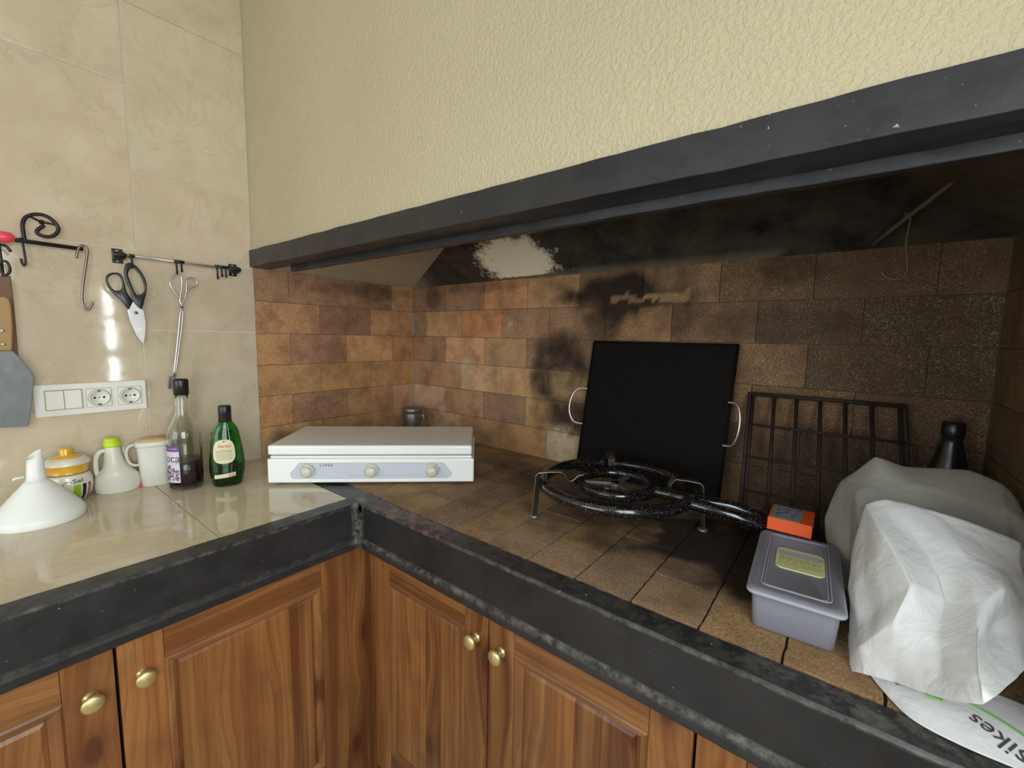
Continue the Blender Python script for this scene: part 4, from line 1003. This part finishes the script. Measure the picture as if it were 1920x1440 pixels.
# green bottle
NC = (0.226, -0.182); ang = facing(*NC)+math.radians(4)
o = thing('green_bottle', 'flattened green glass bottle with black cap and cream oval label', 'bottle', (*NC, 0))
outer = [(0.030, 0.0005), (0.036, 0.004), (0.0405, 0.016), (0.0445, 0.045), (0.0450, 0.070), (0.0425, 0.100), (0.0375, 0.135), (0.0335, 0.160), (0.0290, 0.175), (0.0200, 0.190), (0.0150, 0.196), (0.0140, 0.205)]
def rN(z):
    for (r0, z0), (r1, z1) in zip(outer, outer[1:]):
        if z0 <= z <= z1: return r0+(r1-r0)*(z-z0)/(z1-z0)
    return 0.045
def flatlathe(prof, name, mt, parent, k=0.60):
    b = MB(); n = 48; vs = []; Rn = Matrix.Rotation(ang, 3, 'Z')
    for (r, z) in prof:
        ky = 1.0 if r < 0.016 else (k+(1-k)*max(0, min(1, (0.030-r)/0.014)))
        for q in range(n):
            a = 2*math.pi*q/n; vs.append(Vector((*NC, 0))+Rn @ Vector((r*math.cos(a), r*ky*math.sin(a), z)))
    b.add(vs, [(i*n+q, i*n+(q+1) % n, (i+1)*n+(q+1) % n, (i+1)*n+q) for i in range(len(prof)-1) for q in range(n)]+[tuple(range(n-1, -1, -1)), tuple((len(prof)-1)*n+q for q in range(n))])
    return b.build(name, mt, parent)
flatlathe(outer+[(r-0.003, z) for r, z in outer[1:]][::-1]+[(0.02, 0.0055)], 'glass', M_GREEN, o)
flatlathe([(0.030, 0.0065), (0.0365, 0.016), (0.0408, 0.045), (0.0412, 0.064), (0.038, 0.0645)], 'liquid', M_GLIQ, o)
b = MB(); b.lathe([(0.0160, 0.192), (0.0168, 0.194), (0.0162, 0.216), (0.0165, 0.217), (0.0165, 0.238), (0.0150, 0.241), (0.0001, 0.241)], (*NC, 0), 32); b.build('cap', M_BPLAST, o)
Rn = Matrix.Rotation(ang, 3, 'Z')
def fN(off):
    def f(x, z):
        r = rN(z); y = -r*0.60*math.sqrt(max(0.02, 1-(x/r)**2)); return Vector((*NC, 0))+Rn @ Vector((x, y-off, z))
    return f
f = fN(0.0008); b = MB(); n = 36; K = 6; G = []
for j in range(K+1):
    row = []
    for i in range(n+1):
        a = 2*math.pi*i/n; ca, sa = math.cos(a), math.sin(a); q = (abs(ca)**3+abs(sa)**3)**(-1/3)*j/K
        row.append(f(-0.0075+0.0265*ca*q*(1.0 - 0.08*sa*q), 0.108+0.035*sa*q))
    G.append(row)
b.grid(G); lab = b.build('label', M_PAPER, o)
f = fN(0.0014)
b = MB(); text(b, 'Nardus', 0.0125, lambda x, y: f(-0.0065+x*0.85, 0.124+y)); b.lathe([(0.0022, 0), (0.0001, 0.0004)], f(-0.0075, 0.1375), 10, axis=Matrix((Rn @ Vector((1,0,0)), Vector((0,0,1)), Rn @ Vector((0,-1,0)))).transposed())
b.tube([f(x, 0.1155-0.003*math.cos(x*70)) for x in [-0.016+0.003*i for i in range(7)]], 0.0004, 5); b.build('red_lettering', M_REDINK, lab)
b = MB()
for z in (0.109, 0.1035, 0.099, 0.0945, 0.090, 0.085): b.tube([f(-0.028+0.0055*i, z) for i in range(8)], 0.00035 if z < 0.109 else 0.0006, 4)
b.build('fine_lines', M_INK, lab)
f = fN(0.0008); b = MB(); b.smooth = True; b.grid([[f(-0.034+0.052*i/12, z+0.004*i/12) for i in range(13)] for z in (0.028, 0.034, 0.040)]); lab = b.build('lower_label', M_PAPER, o)
f = fN(0.0014); b = MB(); b.smooth = False
for i in range(11): b.add([f(0.000+i*0.0015, 0.032), f(0.0005+i*0.0015, 0.032), f(0.0005+i*0.0015, 0.040), f(0.000+i*0.0015, 0.040)], [(0, 1, 2, 3)])
b.build('barcode', M_REDINK, lab)

# ------------------------------------------------------------------ switch and socket plate
o = thing('socket_plate', 'white wall plate with a double switch and two round sockets above the counter', 'socket', (0.001, -0.427, 0.264))
W = lambda x: (lambda y, z: Vector((x, y, z)))
b = MB(); b.box((0.0003, -0.541, 0.2225), (0.010, -0.3135, 0.309)); b.build('frame', M_SWITCH, o, bevel=0.003, seg=3)
M_SEAM = plain('grey_seam', srgb(168, 160, 142), 0.6)
b = MB(); b.box((0.009, -0.523, 0.2395), (0.0112, -0.451, 0.2935)); b.build('switch_surround', M_SEAM, o, bevel=0.001)
b = MB(); b.box((0.010, -0.521, 0.2415), (0.0155, -0.4875, 0.2915)); b.build('rocker', M_SWITCH, o, bevel=0.0015)
b = MB(); b.box((0.010, -0.4865, 0.2415), (0.0155, -0.453, 0.2915)); b.build('rocker', M_SWITCH, o, bevel=0.0015)
axL = Matrix(((0, 0, 1), (0, 1, 0), (-1, 0, 0)))
for cy in (-0.4255+0.0, -0.354):
    cy2 = {-0.4255: -0.418, -0.354: -0.352}[cy]
    b = MB(); b.box((0.009, cy2-0.0265, 0.2395), (0.0110, cy2+0.0265, 0.2925)); b.build('socket_surround', M_SEAM, o, bevel=0.001)
    b = MB(); b.box((0.0095, cy2-0.0255, 0.2405), (0.0125, cy2+0.0255, 0.2915)); so_ = b.build('socket', M_SWITCH, o, bevel=0.001)
    b = MB(); b.lathe([(0.0205, 0.0), (0.0225, 0.0015), (0.0215, 0.003), (0.0198, 0.003), (0.0192, 0.0006), (0.0001, 0.0005)], (0.0125, cy2, 0.266), 36, axis=axL); b.build('socket_rim', M_SWITCH, so_)
    b = MB(); b.tube([Vector((0.0128, cy2+0.0232*math.cos(a), 0.266+0.0232*math.sin(a))) for a in [2*math.pi*i/40 for i in range(40)]], 0.0006, 5, closed=True); b.build('rim_line', M_SEAM, so_)
    b = MB()
    for (dy, dz, r) in ((-0.0095, 0, 0.0028), (0.0095, 0, 0.0028), (0, 0, 0.0016)): b.lathe([(r, 0), (r, 0.0006), (0.0001, 0.0007)], (0.0132, cy2+dy, 0.266+dz), 14, axis=axL)
    b.box((0.0132, cy2-0.0035, 0.2835), (0.0160, cy2+0.0035, 0.2865)); b.box((0.0132, cy2-0.0035, 0.2455), (0.0160, cy2+0.0035, 0.2485)); b.build('contacts', M_SLOT, so_)

# ------------------------------------------------------------------ wall rails and tools; (y, z) at x = 0.03
def yz(pts, x=0.03): return [Vector((x, a, c)) for a, c in pts]
o = thing('scroll_hook_rail', 'black wrought iron hook rail with a scrolled end, left on the tiled wall', 'rail', (0.02, -0.6, 0.67))
b = MB(); b.tube([Vector((0.03, -0.95, 0.678)), Vector((0.03, -0.5472, 0.6703)), Vector((0.03, -0.4279, 0.6681))], 0.0052, 12); b.build('rail', M_IRON, o)
sc = [(-0.5313, 0.6715), (-0.5324, 0.688), (-0.532, 0.7113), (-0.5263, 0.7275), (-0.5129, 0.7382), (-0.4962, 0.741), (-0.4822, 0.7339), (-0.4721, 0.7188), (-0.4722, 0.7049), (-0.4825, 0.6915), (-0.4973, 0.688), (-0.5077, 0.6928), (-0.5078, 0.7012), (-0.4955, 0.7156)]
b = MB(); b.tube(spline(yz(sc), 5), 0.0042, 12); b.build('scroll', M_IRON, o)
b = MB(); b.tube([Vector((0.028, -0.52, 0.733)), Vector((0.012, -0.503, 0.728)), Vector((0.010, -0.49, 0.726)), Vector((0.026, -0.475, 0.722))], 0.0025, 8); b.lathe([(0.006, 0), (0.006, 0.004), (0.0001, 0.005)], (0.0005, -0.497, 0.727), 14, axis=axL)
b.tube([Vector((0.001, -0.497, 0.727)), Vector((0.014, -0.497, 0.727))], 0.002, 8); b.build('bracket', M_IRON, o)
b = MB(); b.tube(spline(yz([(-0.538, 0.6736), (-0.5354, 0.6607), (-0.534, 0.6375), (-0.5338, 0.6173), (-0.5366, 0.6095), (-0.5397, 0.6148), (-0.5407, 0.6264)], 0.035), 5), 0.0024, 10)
b.tube([Vector((0.035, -0.538, 0.6745)), Vector((0.026, -0.538, 0.6765)), Vector((0.0245, -0.538, 0.669))], 0.0024, 8); 
tag(b.build('rail_hook', M_IRON), 'small black iron hook on the scrolled rail, next to the pink ball', 'hook')
b = MB(); b.tube(spline(yz([(-0.4427, 0.642), (-0.4387, 0.6634), (-0.4313, 0.6761), (-0.4234, 0.6749), (-0.4207, 0.6627), (-0.4255, 0.6293), (-0.4331, 0.5846), (-0.4385, 0.5402), (-0.4371, 0.5201), (-0.4298, 0.5076), (-0.4224, 0.5174), (-0.4189, 0.5299)], 0.034), 5), [0.0024]*50+[0.0022]*5+[0.001], 10) if False else b.tube(spline(yz([(-0.4427, 0.642), (-0.4387, 0.6634), (-0.4313, 0.6761), (-0.4234, 0.6749), (-0.4207, 0.6627), (-0.4255, 0.6293), (-0.4331, 0.5846), (-0.4385, 0.5402), (-0.4371, 0.5201), (-0.4298, 0.5076), (-0.4224, 0.5174), (-0.4189, 0.5299)], 0.034), 5), 0.0031, 10)
tag(b.build('meat_hook', M_GREYST), 'long steel S hook hanging from the end of the scrolled rail', 'hook')
# pink ended tool, dark wire whisk loops, brown spoon and cleaver at the frame edge
o = thing('ladle', 'tool with a pink ball end and black wire loops on the scrolled rail', 'utensil', (0.05, -0.57, 0.6))
b = MB(); 
b.lathe([(0.0001, -0.019), (0.007, -0.017), (0.012, -0.010), (0.0135, 0.0), (0.012, 0.010), (0.008, 0.016), (0.0001, 0.019)], (0.052, -0.566, 0.671), 24, axis=Matrix(((1, 0, 0), (0, 0, 1), (0, -1, 0)))); b.build('ball', M_PINK, o)
b = MB(); b.tube(spline(yz([(-0.590, 0.657), (-0.573, 0.6531), (-0.5639, 0.6512), (-0.5566, 0.6385)], 0.045), 5), 0.003, 8)
b.tube(spline(yz([(-0.575, 0.652), (-0.574, 0.63), (-0.5722, 0.6152), (-0.5653, 0.6144), (-0.5609, 0.5992), (-0.5637, 0.5866), (-0.571, 0.5821), (-0.5751, 0.5904), (-0.577, 0.61)], 0.045), 5), 0.0028, 8); b.build('wire', M_IRON, o)
o = thing('wooden_spatula', 'dark brown wooden utensil hanging behind the cleaver', 'utensil', (0.03, -0.57, 0.48))
sp_ = [(-0.580, 0.580), (-0.5602, 0.5821), (-0.5595, 0.5143), (-0.5600, 0.4564), (-0.5612, 0.3869), (-0.570, 0.380), (-0.585, 0.385)]
b = MB(); b.prism(sp_, W(0.022), W(0.032)); b.build('blade', M_DWOOD, o, bevel=0.002)
b = MB(); b.tube([Vector((0.028, -0.572, 0.578)), Vector((0.028, -0.573, 0.62)), Vector((0.03, -0.574, 0.66))], 0.003, 8); b.build('shaft', M_IRON, o)
o = thing('cleaver', 'large grey steel cleaver with a pale wooden handle hanging at the left edge', 'cleaver', (0.05, -0.58, 0.4))
b = MB(); b.prism([(-0.66, 0.4008), (-0.5704, 0.4004), (-0.5624, 0.3875), (-0.5432, 0.3462), (-0.5399, 0.3311), (-0.5489, 0.2603), (-0.5573, 0.2103), (-0.66, 0.2184)], W(0.047), W(0.051)); b.build('blade', M_CLEAVER, o, bevel=0.001)
b = MB(); b.prism([(-0.61, 0.5251), (-0.5821, 0.529), (-0.5727, 0.5305), (-0.5675, 0.5241), (-0.5655, 0.5064), (-0.5665, 0.4563), (-0.5712, 0.4005), (-0.61, 0.4008)], W(0.042), W(0.058)); hd = b.build('handle', M_KWOOD, o, bevel=0.003)
for (y, z) in ((-0.5835, 0.4487), (-0.5841, 0.4162)):
    b = MB(); b.lathe([(0.0038, 0), (0.0036, 0.001), (0.0001, 0.0012)], (0.058, y, z), 14, axis=axL); b.build('rivet', M_STEEL, hd)

# right rail
o = thing('utensil_rail', 'thin steel rail with black brackets, right of the scrolled rail', 'rail', (0.02, -0.2, 0.665))
b = MB(); b.tube([Vector((0.030, -0.352, 0.6668)), Vector((0.030, -0.050, 0.6625))], 0.0038, 12); b.build('rail', M_STEEL, o)
for (y0, y1, z0, z1) in ((-0.3668, -0.3430, 0.6445, 0.6845), (-0.0760, -0.0518, 0.6432, 0.6830)):
    b = MB(); b.box((0.0004, y0, z0), (0.003, y1, z1)); zc = (z0+z1)/2+0.0; b.tube([Vector((0.020, y0, zc)), Vector((0.020, y1, zc))], 0.011, 16)
    b.box((0.002, y0, zc-0.009), (0.02, y1, zc+0.009)); b.tube([Vector((0.03, y0-0.002, zc)), Vector((0.03, y1+0.002, zc))], 0.0065, 12)
    br_ = b.build('bracket', M_BPLAST, o, bevel=0.001)
    for z in (z0+0.006, z1-0.006):
        b = MB(); b.lathe([(0.003, 0), (0.0028, 0.0008), (0.0001, 0.001)], (0.003, (y0+y1)/2, z), 12, axis=axL); b.build('screw', M_STEEL, br_)
def clip(y0, y1, hooks, label):
    b = MB(); z = 0.6655; b.tube([Vector((0.030, y0, z)), Vector((0.030, y1, z))], 0.0052, 12)
    for (yy, L_) in hooks:
        b.tube(spline([Vector((0.034, yy, z-0.002)), Vector((0.036, yy+0.001, z-L_*0.5)), Vector((0.038, yy, z-L_)), Vector((0.043, yy-0.001, z-L_-0.004)), Vector((0.048, yy-0.001, z-L_+0.002))], 4), 0.0026, 8)
    tag(b.build('rail_clip', M_BPLAST), label, 'hook')
clip(-0.336, -0.324, [(-0.331, 0.030)], 'black sliding hook on the thin rail carrying the scissors')
clip(-0.232, -0.206, [(-0.2275, 0.033), (-0.215, 0.026)], 'black sliding double hook on the thin rail carrying the tongs')
clip(-0.1235, -0.0848, [(-0.1205, 0.036), (-0.108, 0.028), (-0.0965, 0.028)], 'empty black triple sliding hook at the right end of the thin rail')
# scissors
o = thing('kitchen_scissors', 'kitchen scissors with black loop handles hanging from the thin rail', 'scissors', (0.035, -0.33, 0.53))
def loop_mesh(outer, hole, x0, x1):
    # sweep between hole and outer outlines by angle about the hole centre
    c = sum((Vector((*q, 0)) for q in hole), Vector())/len(hole)
    def hit(poly, a):
        d = Vector((math.cos(a), math.sin(a), 0)); best = 0
        for i in range(len(poly)):
            p, q = Vector((*poly[i], 0))-c, Vector((*poly[(i+1) % len(poly)], 0))-c; e = q-p
            den = d.x*e.y-d.y*e.x
            if abs(den) < 1e-12: continue
            t = (p.x*e.y-p.y*e.x)/den; u = (p.x*d.y-p.y*d.x)/den
            if t > 0 and -1e-6 <= u <= 1+1e-6: best = max(best, t)
        return c+d*best
    n = 64; b = MB(); so = spline([(q[0], q[1], 0) for q in outer], 4, True); sh = spline([(q[0], q[1], 0) for q in hole], 4, True)
    so = [(q.x, q.y) for q in so]; sh = [(q.x, q.y) for q in sh]; vs = []
    for i in range(n):
        a = 2*math.pi*i/n; h, o_ = hit(sh, a), hit(so, a)
        if (o_-c).length < (h-c).length+0.0035: o_ = h+(h-c).normalized()*0.0035
        vs += [Vector((x0, h.x, h.y)), Vector((x0, o_.x, o_.y)), Vector((x1, o_.x, o_.y)), Vector((x1, h.x, h.y))]
    b.smooth = True
    b.add(vs, [(i*4+k, i*4+(k+1) % 4, ((i+1) % n)*4+(k+1) % 4, ((i+1) % n)*4+k) for i in range(n) for k in range(4)])
    return b
oR = [(-0.3447, 0.6403), (-0.331, 0.6442), (-0.3137, 0.6251), (-0.303, 0.5949), (-0.3039, 0.5671), (-0.3106, 0.5426), (-0.3168, 0.5164), (-0.3271, 0.5256), (-0.3354, 0.5407), (-0.3386, 0.5638), (-0.3474, 0.5939), (-0.3505, 0.6166)]
hR = [(-0.3381, 0.6259), (-0.3287, 0.631), (-0.316, 0.6131), (-0.3081, 0.5865), (-0.3093, 0.5666), (-0.3207, 0.5568), (-0.3283, 0.5589), (-0.336, 0.5835), (-0.342, 0.6099)]
oL = [(-0.3885, 0.5952), (-0.382, 0.6092), (-0.3673, 0.6148), (-0.3559, 0.6105), (-0.3497, 0.5901), (-0.3468, 0.5633), (-0.3332, 0.5371), (-0.3452, 0.5135), (-0.3546, 0.5316), (-0.3711, 0.5515), (-0.3843, 0.5712)]
hL = [(-0.3844, 0.5938), (-0.3765, 0.6061), (-0.3647, 0.6094), (-0.3565, 0.6009), (-0.3546, 0.5819), (-0.3584, 0.568), (-0.3703, 0.565), (-0.3798, 0.5755)]
loop_mesh(oR, hR, 0.036, 0.044).build('handle', M_BPLAST, o, bevel=0.0015)
loop_mesh(oL, hL, 0.028, 0.036).build('handle', M_BPLAST, o, bevel=0.0015)
b = MB(); b.prism([(-0.3347, 0.537), (-0.3129, 0.5127), (-0.31, 0.4787), (-0.3139, 0.4382), (-0.3189, 0.4159), (-0.3294, 0.442), (-0.341, 0.4815), (-0.3452, 0.5127)], W(0.037), W(0.0345)); b.build('blade', M_STEEL, o)
b = MB(); b.prism([(-0.340, 0.525), (-0.322, 0.515), (-0.320, 0.48), (-0.3185, 0.4159), (-0.331, 0.440), (-0.3435, 0.4815), (-0.348, 0.512)], W(0.034), W(0.0315)); b.build('blade', M_STEEL, o)
b = MB(); b.lathe([(0.0045, 0), (0.0045, 0.0015), (0.0001, 0.0025)], (0.037, -0.3298, 0.5057), 18, axis=axL); b.build('pivot', M_DSTEEL, o)
# tongs
o = thing('tongs', 'steel wire scissor tongs hanging from the thin rail beside the scissors', 'tongs', (0.03, -0.22, 0.45))
t1 = [(-0.2261, 0.5545), (-0.2373, 0.5735), (-0.2464, 0.5953), (-0.2402, 0.6166), (-0.2277, 0.6263), (-0.2176, 0.6213), (-0.218, 0.5921), (-0.2248, 0.5495), (-0.2188, 0.5289), (-0.2255, 0.5114), (-0.2386, 0.4138), (-0.2531, 0.3162)]
t2 = [(-0.2105, 0.5640), (-0.200, 0.5853), (-0.1775, 0.6005), (-0.1787, 0.6132), (-0.1874, 0.6207), (-0.2002, 0.6171), (-0.2043, 0.6061), (-0.2082, 0.5635), (-0.2224, 0.5287), (-0.2185, 0.5077), (-0.2335, 0.4052), (-0.2489, 0.3158)]
b = MB(); b.tube(spline(yz(t1, 0.040), 4), 0.0025, 8); b.build('arm', M_STEEL, o)
b = MB(); b.tube(spline(yz(t2, 0.036), 4), 0.0025, 8); b.build('arm', M_STEEL, o)
b = MB(); b.tube([Vector((0.033, -0.222, 0.529)), Vector((0.043, -0.222, 0.529))], 0.004, 10); b.build('pivot', M_DSTEEL, o)
for x in (0.034, 0.041):
    b = MB(); b.prism([(-0.2629, 0.3186), (-0.2468, 0.3176), (-0.2456, 0.2983), (-0.2563, 0.2797), (-0.2683, 0.2807), (-0.2656, 0.2997)], W(x), W(x-0.0016)); b.build('tip', M_GREYST, o, bevel=0.0005)
